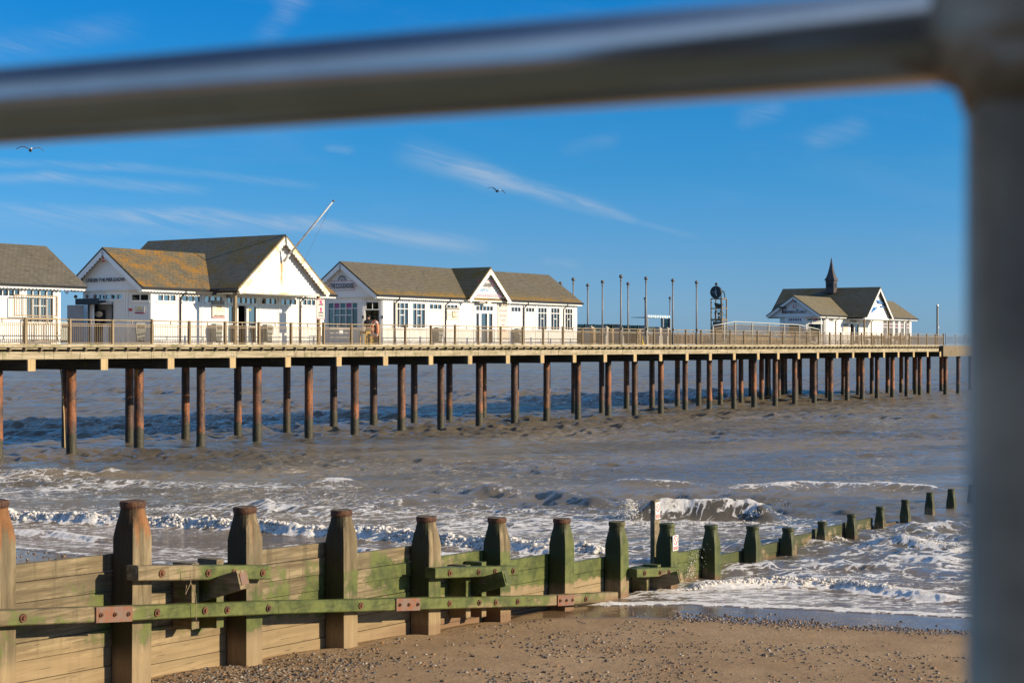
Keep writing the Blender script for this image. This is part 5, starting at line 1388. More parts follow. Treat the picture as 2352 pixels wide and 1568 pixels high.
# outdoor chairs and tables by the restaurant
def chair_parts(root, w=.52):
    for i in (-1, 1):
        for j in (-1, 1): MB().box(i * w / 2 - .025, i * w / 2 + .025, j * .24 - .025, j * .24 + .025, 0, .62 if j < 0 else .92).build('leg', M['teak'], root, (0, 0, 0))
    MB().box(-w / 2 + .026, w / 2 - .026, -.26, .26, .40, .44).build('seat', M['teak'], root, (0, 0, 0))
    mb = MB()
    for k in range(5): mb.box(-w / 2 + .04 + k * (w - .08) / 5, -w / 2 + .10 + k * (w - .08) / 5, .22, .25, .46, .86)
    mb.box(-w / 2 + .026, w / 2 - .026, .215, .255, .86, .93).build('backrest', M['teak'], root, (0, 0, 0))
    for i in (-1, 1): MB().box(i * w / 2 - .03, i * w / 2 + .03, -.3, .21, .62, .65).build('armrest', M['teak'], root, (0, 0, 0))


ch0 = thing('garden_chair', 'x', 'chair', PF, 0, 0, 0, 'teak chairs outside the restaurant'); OFF[ch0.name] = (0, 0, 0); chair_parts(ch0)
CH = [(205, 'teak chair nearest the restaurant door'), (640, 'teak chair just left of the right porch post'), (940, 'teak chair below the last two restaurant windows'), (1000, 'teak chair at the right end of the restaurant wall'), (470, 'teak chair between the two porch posts by the railing'), (880, 'teak chair right of the middle garden table')]
first = True
for x, lb_ in CH:
    b = 1.15; s = PF.S(XH_(x), b)
    if first: ch0.location = PF.w(s, b, DECK); ch0.rotation_euler = (0, 0, PF.rz + R(-60)); ch0['label'] = lb_; first = False
    else: dup(ch0, PF, s, b, DECK, lb_, R(random.uniform(-80, 80)))
tb0 = thing('garden_table', 'x', 'table', PF, 0, 0, 0, 'teak tables outside the restaurant'); OFF[tb0.name] = (0, 0, 0)
MB().box(-.45, .45, -.4, .4, .70, .74).build('tabletop', M['teak'], tb0, (0, 0, 0)); MB().box(-.36, .36, -.3, .3, .60, .699).build('apron', M['teak'], tb0, (0, 0, 0))
for i in (-1, 1):
    for j in (-1, 1): MB().box(i * .38 - .03, i * .38 + .03, j * .33 - .03, j * .33 + .03, 0, .6).build('leg', M['teak'], tb0, (0, 0, 0))
first = True
for x, lb_ in ((340, 'teak table right of the left porch post'), (525, 'teak table in the middle of the porch'), (840, 'teak table below the middle restaurant windows'), (1150, 'teak table past the end of the restaurant wall')):
    b = 1.0; s = PF.S(XH_(x), b)
    if first: tb0.location = PF.w(s, b, DECK); tb0.rotation_euler = (0, 0, PF.rz); tb0['label'] = lb_; first = False
    else: dup(tb0, PF, s, b, DECK, lb_)
print('pier ok')

# ------------------------------------------------------------------ GROYNE
gro = thing('groyne', 'weed stained timber groyne of heavy posts and planks running down the beach into the sea', 'groyne', GF, 0, 0, 0)
TOPS = {-1: 1148, 0: 1150, 1: 1163, 2: 1170, 3: 1185, 4: 1188, 5: 1190, 6: 1197, 7: 1201, 8: 1205, 9: 1207, 10: 1211, 11: 1197, 12: 1180, 13: 1163, 14: 1147, 15: 1130, 16: 1122, 17: 1112}


def gy(k): return 21.2 * (1 + .0892 * k)


def sandz(s): return .764 - .0485 * s


for k, ty in TOPS.items():
    zt = H - (ty - HY) / F * gy(k); s = k * GK
    w = .17 if k <= 7 else (.155 if k <= 10 else .125)
    rs = random.Random(k + 40); tw = rs.uniform(-.03, .03); lean = (rs.uniform(-.025, .025), rs.uniform(-.02, .02))
    mb = MB(); n = 24; secs = []
    zb = min(sandz(s), 0) - 1.2
    L_ = zt - zb
    rc = w * .93
    for dz_, fsq, rr in ((-L_, 1.0, w), (-1.6, 1, w), (-1.0, 1, w), (-.62, 1, w * 1.0), (-.46, 1.0, w * 1.0), (-.40, .84, w * 1.0), (-.33, .62, w * 1.0), (-.27, .44, w * .99), (-.19, .22, w * .93), (-.10, .06, w * .88), (-.055, 0, w * .86), (-.006, 0, w * .85)):
        if dz_ < -L_: continue
        row = []
        for j in range(n):
            a = 2 * math.pi * j / n; ca, sa = math.cos(a), math.sin(a); sq = 1 / max(abs(ca), abs(sa))
            rad = rr * (1 * (1 - fsq) + min(sq, 1.41) * fsq)
            q = 1 + .018 * mnoise.noise(Vector((ca * 2, sa * 2 + k * 7, dz_ * 3)))
            row.append((s + rad * q * ca + lean[0] * (1 + dz_ / L_), rad * q * sa + lean[1] * (1 + dz_ / L_), zt + dz_))
        secs.append(row)
    vs = [p for r in secs for p in r]; fx = [(i * n + j, i * n + (j + 1) % n, i * n + n + (j + 1) % n, i * n + n + j) for i in range(len(secs) - 1) for j in range(n)] + [tuple((len(secs) - 1) * n + j for j in range(n))]
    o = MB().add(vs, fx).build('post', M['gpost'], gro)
    base_off = OFF[gro.name]
    o.location = (s, 0, zt)
    for v in o.data.vertices: v.co -= Vector((s, 0, zt))
    o.data.update(); OFF[o.name] = (s, 0, zt)
    if k <= 14:
        rp = []
        for dz_, q in ((-.085, .84), (-.085, .93), (-.06, .97), (-.02, .97), (.0, .93), (.0, .80)):
            rp.append((w * q, zt + dz_))
        mb = MB(); mb.lathe(rp, 26, (s + lean[0], lean[1]), False)
        mb.v = [(x + .006 * mnoise.noise(Vector((x * 14, y * 14, z * 20 + k))), y + .006 * mnoise.noise(Vector((x * 14 + 5, y * 14, z * 20 + k))), z) for x, y, z in mb.v]
        mb.build('iron_band', M['ring'] if k < 6 else M['gpost'], o)

# plank bays
BAY = {-2: (-160, 1300), -1: (140, 1285), 0: (430, 1304), 1: (662, 1256), 2: (873, 1263), 3: (1060, 1270), 4: (1212, 1279), 5: (1350, 1285), 6: (1475, 1298), 7: (1590, 1262), 8: (1683, 1268), 9: (1702, 1265), 10: (1776, 1244), 11: (1857, 1222), 12: (1923, 1208), 13: (1993, 1214)}
for k, (x, y) in BAY.items():
    zt = GF.Z(x, y, .18); s0, s1 = k * GK + .02, (k + 1) * GK - .02; rs = random.Random(k)
    ta, tb_ = zt + .03, zt - .03; zb = min(sandz(s1), .0) - .7
    mb = MB(); i = 0
    while ta > zb:
        hgt = .23 + rs.uniform(-.02, .03); jb = rs.uniform(0, .030)
        mb.slab([(s0, .18 + jb, ta), (s1, .18 + jb, tb_), (s1, .18 + jb, tb_ - hgt + .010), (s0, .18 + jb, ta - hgt + .010)], (0, .075, 0))
        ta -= hgt; tb_ -= hgt; i += 1
    mb.build('plank_wall', M['gplank'], gro)


def gz(x, y, b): return GF.S(x, b), GF.Z(x, y, b)


def bolt(parent, s, b, z, r=.05):
    mb = MB(); n = 12
    ring = lambda rr, bb: [(s + rr * math.cos(2 * math.pi * j / n), bb, z + rr * math.sin(2 * math.pi * j / n)) for j in range(n)]
    mb.slab(ring(r, b), (0, -.018, 0)); mb.slab([(s + r * .5 * math.cos(2 * math.pi * j / 6), b - .018, z + r * .5 * math.sin(2 * math.pi * j / 6)) for j in range(6)], (0, -.02, 0))
    mb.build('bolt', M['bolt'], parent)


def rough_beam(p0, p1, w, h, seed, seg=14):
    """beam along s from p0 to p1 with slightly worn edges; b from p0[1] back"""
    mb = MB(); vs = []; n = 8
    for i in range(seg + 1):
        t = i / seg; c = Vector(p0).lerp(Vector(p1), t)
        for j, (yy, zz) in enumerate(((-.5, -.42), (-.5, .42), (-.42, .5), (.42, .5), (.5, .42), (.5, -.42), (.42, -.5), (-.42, -.5))):
            q = .05 * mnoise.noise(Vector((t * 9 + seed, j * 3.1, seed * 1.7))) + .02 * mnoise.noise(Vector((t * 40 + seed, j * 2.3, seed)))
            vs.append((c.x, c.y + yy * w, c.z + zz * h * (1 + q) + q * .1))
    fx = [(i * n + j, i * n + n + j, i * n + n + (j + 1) % n, i * n + (j + 1) % n) for i in range(seg) for j in range(n)] + [tuple(range(n)), tuple(seg * n + n - 1 - j for j in range(n))]
    return mb.add(vs, fx)


# long lower waling
bf = -.17 - .10
pts = [(-60, (1407 + 1441) / 2), (0, (1403 + 1437) / 2), (640, (1379 + 1404) / 2 + 3), (1279, (1368 + 1389) / 2), (1420, 1370)]
gp = [gz(x, y, bf - .10) for x, y in pts]
hts = [.18, .18, .185, .18, .17]
wl = []
for i in range(len(gp) - 1):
    (a, z0), (b_, z1) = gp[i], gp[i + 1]
    if i == 0: a -= 4; z0 += .0
    wl.append(rough_beam((a, bf, z0), (b_ - .004, bf, z1), .20, .18, i * 3 + 1).build('waling', M['gwale'], gro))


def zw(s):
    for i in range(len(gp) - 1):
        if s <= gp[i + 1][0] or i == len(gp) - 2:
            (a, z0), (b_, z1) = gp[i], gp[i + 1]; return z0 + (z1 - z0) * (s - a) / (b_ - a)


for x0, x1 in ((218, 301), (908, 962), (1279, 1316)):
    s0, s1 = GF.S(x0, bf - .1), GF.S(x1, bf - .1); mb = MB()
    mb.slab([(s0, bf - .104, zw(s0) - .095), (s1, bf - .104, zw(s1) - .095), (s1, bf - .104, zw(s1) + .095), (s0, bf - .104, zw(s0) + .095)], (0, -.02, 0))
    pl = mb.build('strap_plate', M['plate'], gro)
    for t in (.12, .5, .88): s = s0 + (s1 - s0) * t; bolt(pl, s, bf - .124, zw(s), .028)
for x in (52, 360, 470, 521, 616, 828, 1032, 1100, 1138, 1188, 1345):
    s = GF.S(x, bf - .1); bolt(gro, s, bf - .10, zw(s))
# short upper walings with struts and clamp posts
for k, xa, ya, xb, yb in ((0, 318, 1316, 622, 1314), (3, 1000, 1316, 1190, 1310), (6, 1463, 1316, 1565, 1312)):
    (sa, za), (sb_, zb_) = gz(xa, ya, bf - .1), gz(xb, yb, bf - .1)
    hgt = .19 if k == 0 else (.17 if k == 3 else .17)
    rough_beam((sa - .0, bf, za), (sb_, bf, zb_), .20, hgt, 20 + k).build('waling', M['gwale'], gro)
    for t in (.16, .50, .70, .93): s = sa + (sb_ - sa) * t; bolt(gro, s, bf - .1, za + (zb_ - za) * t)
    for t in (.44, .66):
        s = k * GK + GK * t + .05; ztp = GF.Z((xa + xb) / 2, {0: 1284, 3: 1288, 6: 1291}[k], .0)
        MB().box(s - .07, s + .07, -.165, .17, zw(s) - .26, ztp).build('clamp_post', M['gstrut'], gro)
    s = k * GK + GK * .56 + .05; zm = (za + zw(s)) / 2
    MB().beam((s, .95, zm - .42), (s + .02, -.74, zm + .10), .20, .25).build('strut', M['gstrut'], gro)
    MB().beam((s + .02, -.742, zm + .103), (s + .02, -.752, zm + .106), .13, .15).build('end_plate', M['plate'] if k == 0 else M['gstrut'], gro)
# frayed rope on the first strut
rp = thing('frayed_rope', 'frayed pale rope tied around the first groyne strut', 'rope', GF, 1.3, -.5, 1.5)
s = GF.S(437, -.5); z = GF.Z(437, 1330, -.5)
MB().tube([(s, -.5, z + .12), (s + .01, -.5, z - .04), (s + .10, -.5, z - .20), (s + .17, -.45, z - .34), (s + .18, -.44, z - .55)], .0055, 5).tube([(s + .01, -.5, z - .04), (s - .09, -.5, z - .18), (s - .07, -.5, z - .06)], .005, 5).build('strand', M['bal'], rp)


# warning sign post and two prohibition signs
def no_swim(root, o, d, nrm, w, h):
    o = Vector(o); d = Vector(d).normalized(); nrm = Vector(nrm).normalized(); up = Vector((0, 0, 1)); c = o + d * (w * .5) + up * (h * .66); r = w * .40
    MB().slab([o, o + d * w, o + d * w + up * h, o + up * h], nrm * .012).build('plate', M['whitesign'], root)
    mb = MB(); n = 28; t = nrm * .014
    vo = [c + t + d * (r * math.cos(2 * math.pi * j / n)) + up * (r * math.sin(2 * math.pi * j / n)) for j in range(n)]; vi = [c + t + d * (r * .78 * math.cos(2 * math.pi * j / n)) + up * (r * .78 * math.sin(2 * math.pi * j / n)) for j in range(n)]
    mb.add(vo + vi, [(j, (j + 1) % n, n + (j + 1) % n, n + j) for j in range(n)])
    k = .7071 * r * .85; q = .06 * r + .03 * w
    mb.add([c + t - d * k + up * (k + q), c + t - d * (k + q) + up * k, c + t + d * k - up * (k + q), c + t + d * (k + q) - up * k], [(0, 1, 2, 3)])
    mb.add([o + t + d * (w * .1) + up * (h * .05), o + t + d * (w * .9) + up * (h * .05), o + t + d * (w * .9) + up * (h * .28), o + t + d * (w * .1) + up * (h * .28)], [(0, 1, 2, 3)])
    mb.build('red_symbol', M['red'], root)
    mb = MB(); t2 = nrm * .013
    P_ = lambda x, z: c + t2 + d * (x * r) + up * (z * r)
    mb.add([P_(-.1, .45), P_(.05, .5), P_(.1, .35), P_(-.05, .3)], [(0, 1, 2, 3)]); mb.add([P_(-.1, .25), P_(.15, .25), P_(.3, -.3), P_(.1, -.35)], [(0, 1, 2, 3)]); mb.add([P_(-.5, -.42), P_(.5, -.42), P_(.5, -.52), P_(-.5, -.52)], [(0, 1, 2, 3)])
    mb.build('swimmer_pictogram', M['ink'], root)
    mb = MB()
    for zz in (.10, .17, .23): mb.add([o + nrm * .016 + d * (w * .18) + up * (h * zz), o + nrm * .016 + d * (w * .82) + up * (h * zz), o + nrm * .016 + d * (w * .82) + up * (h * (zz + .02)), o + nrm * .016 + d * (w * .18) + up * (h * (zz + .02))], [(0, 1, 2, 3)])
    mb.build('white_text', M['whitesign'], root)


k7 = 7 * GK; bp = .35; s, z1 = gz(1510, 1148, bp); z0 = GF.Z(1505, 1228, bp)
wp = thing('warning_post', 'weedy timber plank standing above the groyne with a red and white no swimming sign', 'sign', GF, s, bp, z0)
MB().box(s - .13, s + .11, bp - .0, bp + .10, z0 - 1.2, z1).build('post', M['joist'], wp)
no_swim(wp, (s - .115, bp - .002, GF.Z(1515, 1190, bp)), (1, 0, 0), (0, -1, 0), .215, GF.Z(1515, 1152, bp) - GF.Z(1515, 1190, bp))
zz0, zz1 = GF.Z(1554, 1263, -.2), GF.Z(1554, 1228, -.2); s = GF.S(1545, -.18)
ws = thing('warning_sign', 'red and white no swimming sign screwed to the weedy groyne post beside the tall plank', 'sign', GF, s, -.18, zz0)
no_swim(ws, (k7 - .13, -.185, zz0), (1, 0, 0), (0, -1, 0), .25, zz1 - zz0)
print('groyne ok')

# ------------------------------------------------------------------ BEACH AND SEA (numpy)


def vnoise(x, y, seed):
    xi = np.floor(x).astype(np.int64); yi = np.floor(y).astype(np.int64); xf = x - xi; yf = y - yi
    def hsh(a, b):
        h = (a * 374761393 + b * 668265263 + seed * 974634777) & 0xffffffff
        h = ((h ^ (h >> 13)) * 1274126177) & 0xffffffff
        return ((h ^ (h >> 16)) & 0xffff) / 65535.0
    u = xf * xf * xf * (xf * (xf * 6 - 15) + 10); v = yf * yf * yf * (yf * (yf * 6 - 15) + 10)
    return (hsh(xi, yi) * (1 - u) + hsh(xi + 1, yi) * u) * (1 - v) + (hsh(xi, yi + 1) * (1 - u) + hsh(xi + 1, yi + 1) * u) * v


def fbm(x, y, seed, oct=4, gain=.5):
    t = np.zeros_like(x); a = 1.0; n = 0
    for i in range(oct): t += a * vnoise(x, y, seed + i * 13); n += a; a *= gain; x = x * 2.03 + 7.1; y = y * 2.03 + 3.7
    return t / n


def sst(x, a, b):
    t = np.clip((x - a) / (b - a), 0, 1); return t * t * (3 - 2 * t)


def gcoord(X, Y):
    dx = X - GF.o[0]; dy = Y - GF.o[1]
    return dx * GF.u[0] + dy * GF.u[1], dx * GF.n[0] + dy * GF.n[1]


def beach_z(X, Y):
    g, l = gcoord(X, Y)
    z = .764 - .0485 * g + .05 * (fbm(X * .25, Y * .25, 5, 3) - .5) + .018 * (fbm(X * 1.3, Y * 1.3, 9, 3) - .5)
    z += np.where(l > 0, -.05, 0)
    # scour hollows round the groyne posts
    kk_ = np.round(g / GK); dd = np.sqrt((g - kk_ * GK) ** 2 + (l + .1) ** 2)
    z += np.where((kk_ >= -1) & (kk_ <= 8), -.05 * np.exp(-(dd / .45) ** 2), 0)
    return z


def world_at(x, y, z):
    Yd = F * (H - z) / (y - HY); return (x - CX) / F * Yd, Yd


def grid_mesh(name, X, Y, Z, mat, attrs):
    nr, nc = X.shape; n = nr * nc
    co = np.empty((n, 3), np.float32); co[:, 0] = X.ravel(); co[:, 1] = Y.ravel(); co[:, 2] = Z.ravel()
    i = np.arange(n).reshape(nr, nc); q = np.stack([i[:-1, :-1], i[:-1, 1:], i[1:, 1:], i[1:, :-1]], -1).reshape(-1, 4).astype(np.int32)
    me = bpy.data.meshes.new(name); me.vertices.add(n); me.vertices.foreach_set('co', co.ravel()); me.loops.add(q.size); me.loops.foreach_set('vertex_index', q.ravel())
    me.polygons.add(len(q)); me.polygons.foreach_set('loop_start', np.arange(0, q.size, 4, dtype=np.int32)); me.polygons.foreach_set('use_smooth', np.ones(len(q), bool))
    for k, a in attrs.items():
        at = me.attributes.new(k, 'FLOAT', 'POINT'); at.data.foreach_set('value', a.ravel().astype(np.float32))
    me.update(calc_edges=True); me.materials.append(mat)
    o = bpy.data.objects.new(name, me); C.objects.link(o); return o


# swash line in groyne coordinates
def swash_edge(l, X, Y):
    e = np.where(l > 0, 11.0 + .10 * l, np.interp(-l, [0, .47, 1.5, 2.24, 4.07, 6.47, 14, 40], [11.4, 11.6, 12.7, 13.06, 13.86, 14.66, 16.4, 20]))
    return e + .35 * (fbm(l * .35 + 3, l * 0 + 1.5, 21, 3) - .5) + .12 * (fbm(l * 2.2, l * 0 + 4.5, 33, 2) - .5)


pe = [world_at(x, y, .12) for x, y in ((1400, 1392), (1650, 1395), (1900, 1402), (2225, 1418), (100, 1270), (700, 1275))]
for p in pe: print('edge', [round(float(v), 2) for v in gcoord(np.array(p[0]), np.array(p[1]))])

gs_ = np.concatenate([np.linspace(-24, -3, 40), np.linspace(-2.9, 18, 330), np.linspace(18.2, 46, 40)]); ls_ = np.concatenate([np.linspace(-60, -16, 30), np.linspace(-15.9, 14, 420), np.linspace(14.2, 60, 30)])
LG, GG = np.meshgrid(ls_, gs_)
X = GF.o[0] + GF.u[0] * GG + GF.n[0] * LG; Y = GF.o[1] + GF.u[1] * GG + GF.n[1] * LG
ed = swash_edge(LG, X, Y)
wet = sst(GG, ed - 3.6 + 1.2 * (fbm(X * .4, Y * .4, 41, 3) - .5), ed - 1.4)
ob = grid_mesh('beach', X, Y, beach_z(X, Y), M['sand'], {'wet': wet}); ob['kind'] = 'structure'

# sea grid: rings about a point on the promenade, finer near the shore
ang = np.concatenate([np.linspace(-46, -20.1, 60), np.linspace(-20, 20, 760), np.linspace(20.1, 46, 60)]); ang = np.radians(ang)
rr = [25.0]
while rr[-1] < 7000: r = rr[-1]; rr.append(r + max(.08, r * r * 1.35e-5 if r < 330 else r * r * 1.35e-5 * (r / 330)))
rr = np.array(rr); print('sea grid', len(rr), len(ang))
AN, RRg = np.meshgrid(ang, rr)
X = RRg * np.sin(AN); Y = RRg * np.cos(AN); DR = np.gradient(rr)[:, None] + 0 * AN
g, l = gcoord(X, Y); ed = swash_edge(l, X, Y); q = g - ed            # metres seaward of the water's edge
Zw = np.zeros_like(X); foam = np.zeros_like(X)
r2 = np.random.default_rng(3)
amp_env = sst(q, 1.0, 14) * (1 + 1.0 * sst(RRg, 64, 115)) * (1 - .5 * sst(RRg, 200, 700))
for i in range(58):
    if i < 46: lam = 10 ** r2.uniform(math.log10(.34), math.log10(3.2)); th = R(26 + 180) + r2.normal(0, .50); a = .0066 * lam ** .85 * r2.uniform(.5, 1.3)
    else: lam = 10 ** r2.uniform(math.log10(4.0), math.log10(11)); th = R(26 + 180) + r2.normal(0, .22); a = .010 * r2.uniform(.5, 1.3)
    kx, ky = math.sin(th) * 2 * math.pi / lam, math.cos(th) * 2 * math.pi / lam
    att = np.clip(1 - DR * 1.7 / lam, 0, 1) * (1 + (.6 * sst(RRg, 90, 150) if i >= 46 else .5 * sst(RRg, 110, 180)))
    ph = kx * X + ky * Y + r2.uniform(0, 6.28) + 2.6 * (fbm(X * .16 + i, Y * .16, 60 + i % 5, 2) - .5)
    w_ = np.sin(ph); Zw += a * att * (w_ - .25 * np.cos(2 * ph)) * amp_env
patch = fbm(X * .055, Y * .13, 77, 3); Zw *= .42 + 1.15 * sst(patch, .33, .66)


def crest(pts, height, wf, wb, foam_front, foam_back, fade=1.2, lump=0.0, seed=0, cap=0.0, zref=0.0, clear=0.0):
    """a wave crest along a line: pts on the water, front faces the beach"""
    global Zw, foam
    P = np.array([world_at(x, y, zref) for x, y in pts])
    x0, x1, y0, y1 = P[:, 0].min() - 6, P[:, 0].max() + 6, P[:, 1].min() - 8, P[:, 1].max() + 8
    sel = (X > x0) & (X < x1) & (Y > y0) & (Y < y1); xs = X[sel]; ys = Y[sel]
    best = np.full(xs.shape, 1e9); sd_ = np.zeros_like(xs); tt = np.zeros_like(xs); acc = 0; lens = np.hypot(*(P[1:] - P[:-1]).T); tot = lens.sum()
    for i in range(len(P) - 1):
        a = P[i]; d_ = (P[i + 1] - a) / lens[i]; rx, ry = xs - a[0], ys - a[1]; t = np.clip(rx * d_[0] + ry * d_[1], 0, lens[i])
        ex, ey = rx - t * d_[0], ry - t * d_[1]; dd = np.hypot(ex, ey); sg = np.sign(d_[0] * ry - d_[1] * rx)    # positive = seaward (left of travel)
        m = dd < best; best[m] = dd[m]; sd_[m] = (dd * sg)[m]; tt[m] = (acc + t)[m]; acc += lens[i]
    sd_ = sd_ + .55 * (fbm(tt * .55, tt * 0 + seed, 90 + seed, 3) - .5)
    endf = sst(tt, 0, fade) * sst(tot - tt, 0, fade); endf = np.where((tt <= 0) | (tt >= tot), 0, endf)
    hv = height * (.82 + .36 * fbm(tt * .6, tt * 0 + 2.2, 120 + seed, 3)) * endf
    prof = np.where(sd_ < 0, np.exp(-(sd_ / wf) ** 2), np.exp(-(sd_ / wb) ** 2))
    add = hv * prof
    if lump: add += lump * endf * np.exp(-((sd_ + wf * .5) / (wf * 1.5)) ** 2) * (fbm(xs * 4.5, ys * 4.5, 150 + seed, 3, .6) - .35)
    Zw[sel] += add
    f_ = foam_front * np.exp(-((sd_ + wf * .7) / (wf * 1.6)) ** 2) + foam_back * np.exp(-(np.maximum(sd_, 0) / (wb * 2.4)) ** 2) * (sd_ > 0) + cap * np.exp(-(sd_ / .22) ** 2)
    if clear: foam[sel] *= 1 - clear * endf * np.exp(-((sd_ + wf * .2) / (wf * 1.3)) ** 2)
    foam[sel] = np.maximum(foam[sel], f_ * endf)


# zones of foam: broad lace behind and between the breakers
px_i = CX + X / np.maximum(Y, 1) * F
lace = sst(q, -1, 1.5) * (1 - sst(q, 15, 24)) * (.45 + .6 * (fbm(X * .16, Y * .3, 7, 3) - .5))
right = sst(l, -.5, -2.5)
lace = np.where(l < -1, sst(q, -.5, 1.0) * (1 - sst(q, 17, 27)) * (.47 + .8 * (fbm(X * .22, Y * .35, 17, 3) - .5)), lace)
foam = np.maximum(foam, np.clip(lace, 0, .75))
crest([(-60, 1190), (120, 1196), (330, 1205), (560, 1217), (760, 1228), (900, 1238), (1060, 1255), (1200, 1264), (1420, 1278)], .20, .24, .8, .95, .55, 1.0, .30, 1)
crest([(-40, 1222), (120, 1228), (260, 1246)], .12, .22, .5, .8, .45, .6, .08, 2)
crest([(600, 1262), (780, 1268), (950, 1280), (1150, 1284)], .12, .25, .6, .8, .4, .8, .08, 12)
crest([(900, 1126), (1150, 1140), (1300, 1152), (1440, 1166)], .26, .42, 1.5, .20, .26, 2.6, .02, 3, .0, 0, .6)
crest([(1425, 1194), (1530, 1192), (1640, 1192), (1740, 1194), (1800, 1200)], .55, .24, .85, .30, .10, 1.3, .10, 4, .50, 0, .75)
crest([(1360, 1112), (1500, 1116), (1640, 1120)], .20, .4, 1.2, .20, .3, 1.2, .03, 5, .3)
crest([(1650, 1128), (1850, 1118), (2030, 1122), (2200, 1130)], .20, .45, 1.3, .35, .4, 1.2, .05, 6, .3)
crest([(680, 1112), (760, 1111), (850, 1114)], .22, .4, 1.0, .45, .2, 1.2, .04, 7, .4)
crest([(20, 1092), (160, 1092), (330, 1086)], .24, .5, 1.2, .30, .15, 1.4, .03, 8, .3)
crest([(1950, 1244), (2080, 1254), (2240, 1266)], .15, .3, .8, .55, .45, .9, .10, 9, .3)
crest([(2030, 1213), (2120, 1215), (2240, 1212)], .13, .3, .8, .5, .45, .9, .08, 13, .3)
crest([(2000, 1279), (2050, 1282), (2240, 1298)], .13, .3, .8, .45, .4, .8, .06, 10, .3)
crest([(1560, 1362), (1660, 1352), (1780, 1344), (1920, 1346), (2060, 1362), (2240, 1390)], .13, .26, .6, .95, .65, .8, .12, 11)
crest([(1640, 1318), (1780, 1302), (1950, 1304), (2150, 1322)], .11, .3, .7, .35, .3, .9, .05, 14, .2)
bz = beach_z(X, Y)
edgefoam = np.exp(-((q - .22) / .22) ** 2) * .95
foam = np.maximum(foam, edgefoam * (l < 0)); foam = np.maximum(foam, edgefoam * .7)
film = bz + .012 + .03 * sst(q, 0, .4)
Zf = np.where(q > 0, np.maximum(Zw * sst(q, -.5, 4), film), bz - .03 - .2 * np.clip(-q, 0, 1.5))
Zf = np.where((q > 0) & (q < 5), np.maximum(Zf, film), Zf)
foam = np.where(q < 0, 0, foam)
thin = 1 - sst(q, 2, 12)
ob = grid_mesh('sea', X, Y, Zf, M['water'], {'foam': np.clip(foam, 0, 1), 'thin': thin, 'lump': foam}); ob['kind'] = 'structure'

# lumps of white water on the breakers, and spray
from mathutils.bvhtree import BVHTree


def ico(sub=1):
    import bmesh
    bm = bmesh.new(); bmesh.ops.create_icosphere(bm, subdivisions=sub, radius=1); v = np.array([p.co[:] for p in bm.verts]); f_ = np.array([[q.index for q in p.verts] for p in bm.faces]); bm.free(); return v, f_


IV, IF = ico(1); IV2, IF2 = ico(2)


def scatter(name, pos, rad, mat, kind='stuff', sq=(1, 1, .7), hi=False, jitter=.3):
    V, Fc = (IV2, IF2) if hi else (IV, IF); n = len(pos); k = len(V)
    ang_ = rng.uniform(0, 6.28, n); ca, sa = np.cos(ang_), np.sin(ang_)
    base_ = V[None] * (1 + rng.uniform(-jitter, jitter, (n, k, 1)) * .6) * (rad[:, None, None] * np.array(sq)[None, None] * (1 + rng.uniform(-jitter, jitter, (n, 1, 3))))
    x = base_[..., 0] * ca[:, None] - base_[..., 1] * sa[:, None]; y = base_[..., 0] * sa[:, None] + base_[..., 1] * ca[:, None]
    co = np.stack([x, y, base_[..., 2]], -1) + pos[:, None, :]
    fc = (Fc[None] + (np.arange(n) * k)[:, None, None]).reshape(-1, 3).astype(np.int32)
    me = bpy.data.meshes.new(name); me.vertices.add(n * k); me.vertices.foreach_set('co', co.astype(np.float32).ravel()); me.loops.add(fc.size); me.loops.foreach_set('vertex_index', fc.ravel()); me.polygons.add(len(fc)); me.polygons.foreach_set('loop_start', np.arange(0, fc.size, 3, dtype=np.int32)); me.polygons.foreach_set('use_smooth', np.ones(len(fc), bool)); me.update(calc_edges=True); me.materials.append(mat)
    o = bpy.data.objects.new(name, me); C.objects.link(o)
    if kind: o['kind'] = kind
    return o


def along(pts, n, zref=0.0):
    P = np.array([world_at(x, y, zref) for x, y in pts]); L = np.r_[0, np.cumsum(np.hypot(*(P[1:] - P[:-1]).T))]; t = rng.uniform(0, L[-1], n)
    return np.interp(t, L, P[:, 0]), np.interp(t, L, P[:, 1]), t / L[-1]


bp_, br_ = [], []


def surface(x, y):
    i_ = np.clip(np.searchsorted(rr, np.hypot(x, y)), 0, len(rr) - 1); j_ = np.clip(np.searchsorted(ang, np.arctan2(x, y)), 0, len(ang) - 1)
    return Zf[i_, j_]



def foamline(pts, n, spread, rmin, rmax, hmax, seed):
    x, y, t = along(pts, n); cl = fbm(t * 22, t * 0 + seed, 200 + seed, 3); keep = cl > .30
    x, y, t, cl = x[keep], y[keep], t[keep], cl[keep]
    off = rng.normal(-.25, .5, len(x)) * spread; x = x - GF.u[0] * -off; y = y - GF.u[1] * -off
    surf = surface(x, y); h = np.clip(1 - np.abs(off + .2 * spread) / (spread * 1.3), 0, 1) * hmax * (cl * 1.5) * rng.uniform(.3, 1, len(x)) * np.sin(np.pi * np.clip(t, .02, .98)) ** .4
    bp_.append(np.stack([x, y, surf + h * .30 - .01], -1)); br_.append(rng.uniform(rmin, rmax, len(x)) ** 1.0)


foamline([(-60, 1190), (120, 1196), (330, 1205), (560, 1217), (760, 1228), (900, 1238), (1060, 1255), (1200, 1264), (1420, 1278)], 5200, .24, .018, .058, .10, 1)
foamline([(1420, 1200), (1530, 1201), (1640, 1202), (1780, 1204), (1860, 1210)], 3500, .16, .008, .03, .12, 4)
foamline([(1560, 1362), (1660, 1352), (1780, 1344), (1920, 1346), (2060, 1362)], 1100, .18, .012, .040, .05, 11)
foamline([(1830, 1232), (1950, 1238), (2080, 1250), (2240, 1262)], 1500, .25, .008, .026, .14, 9)
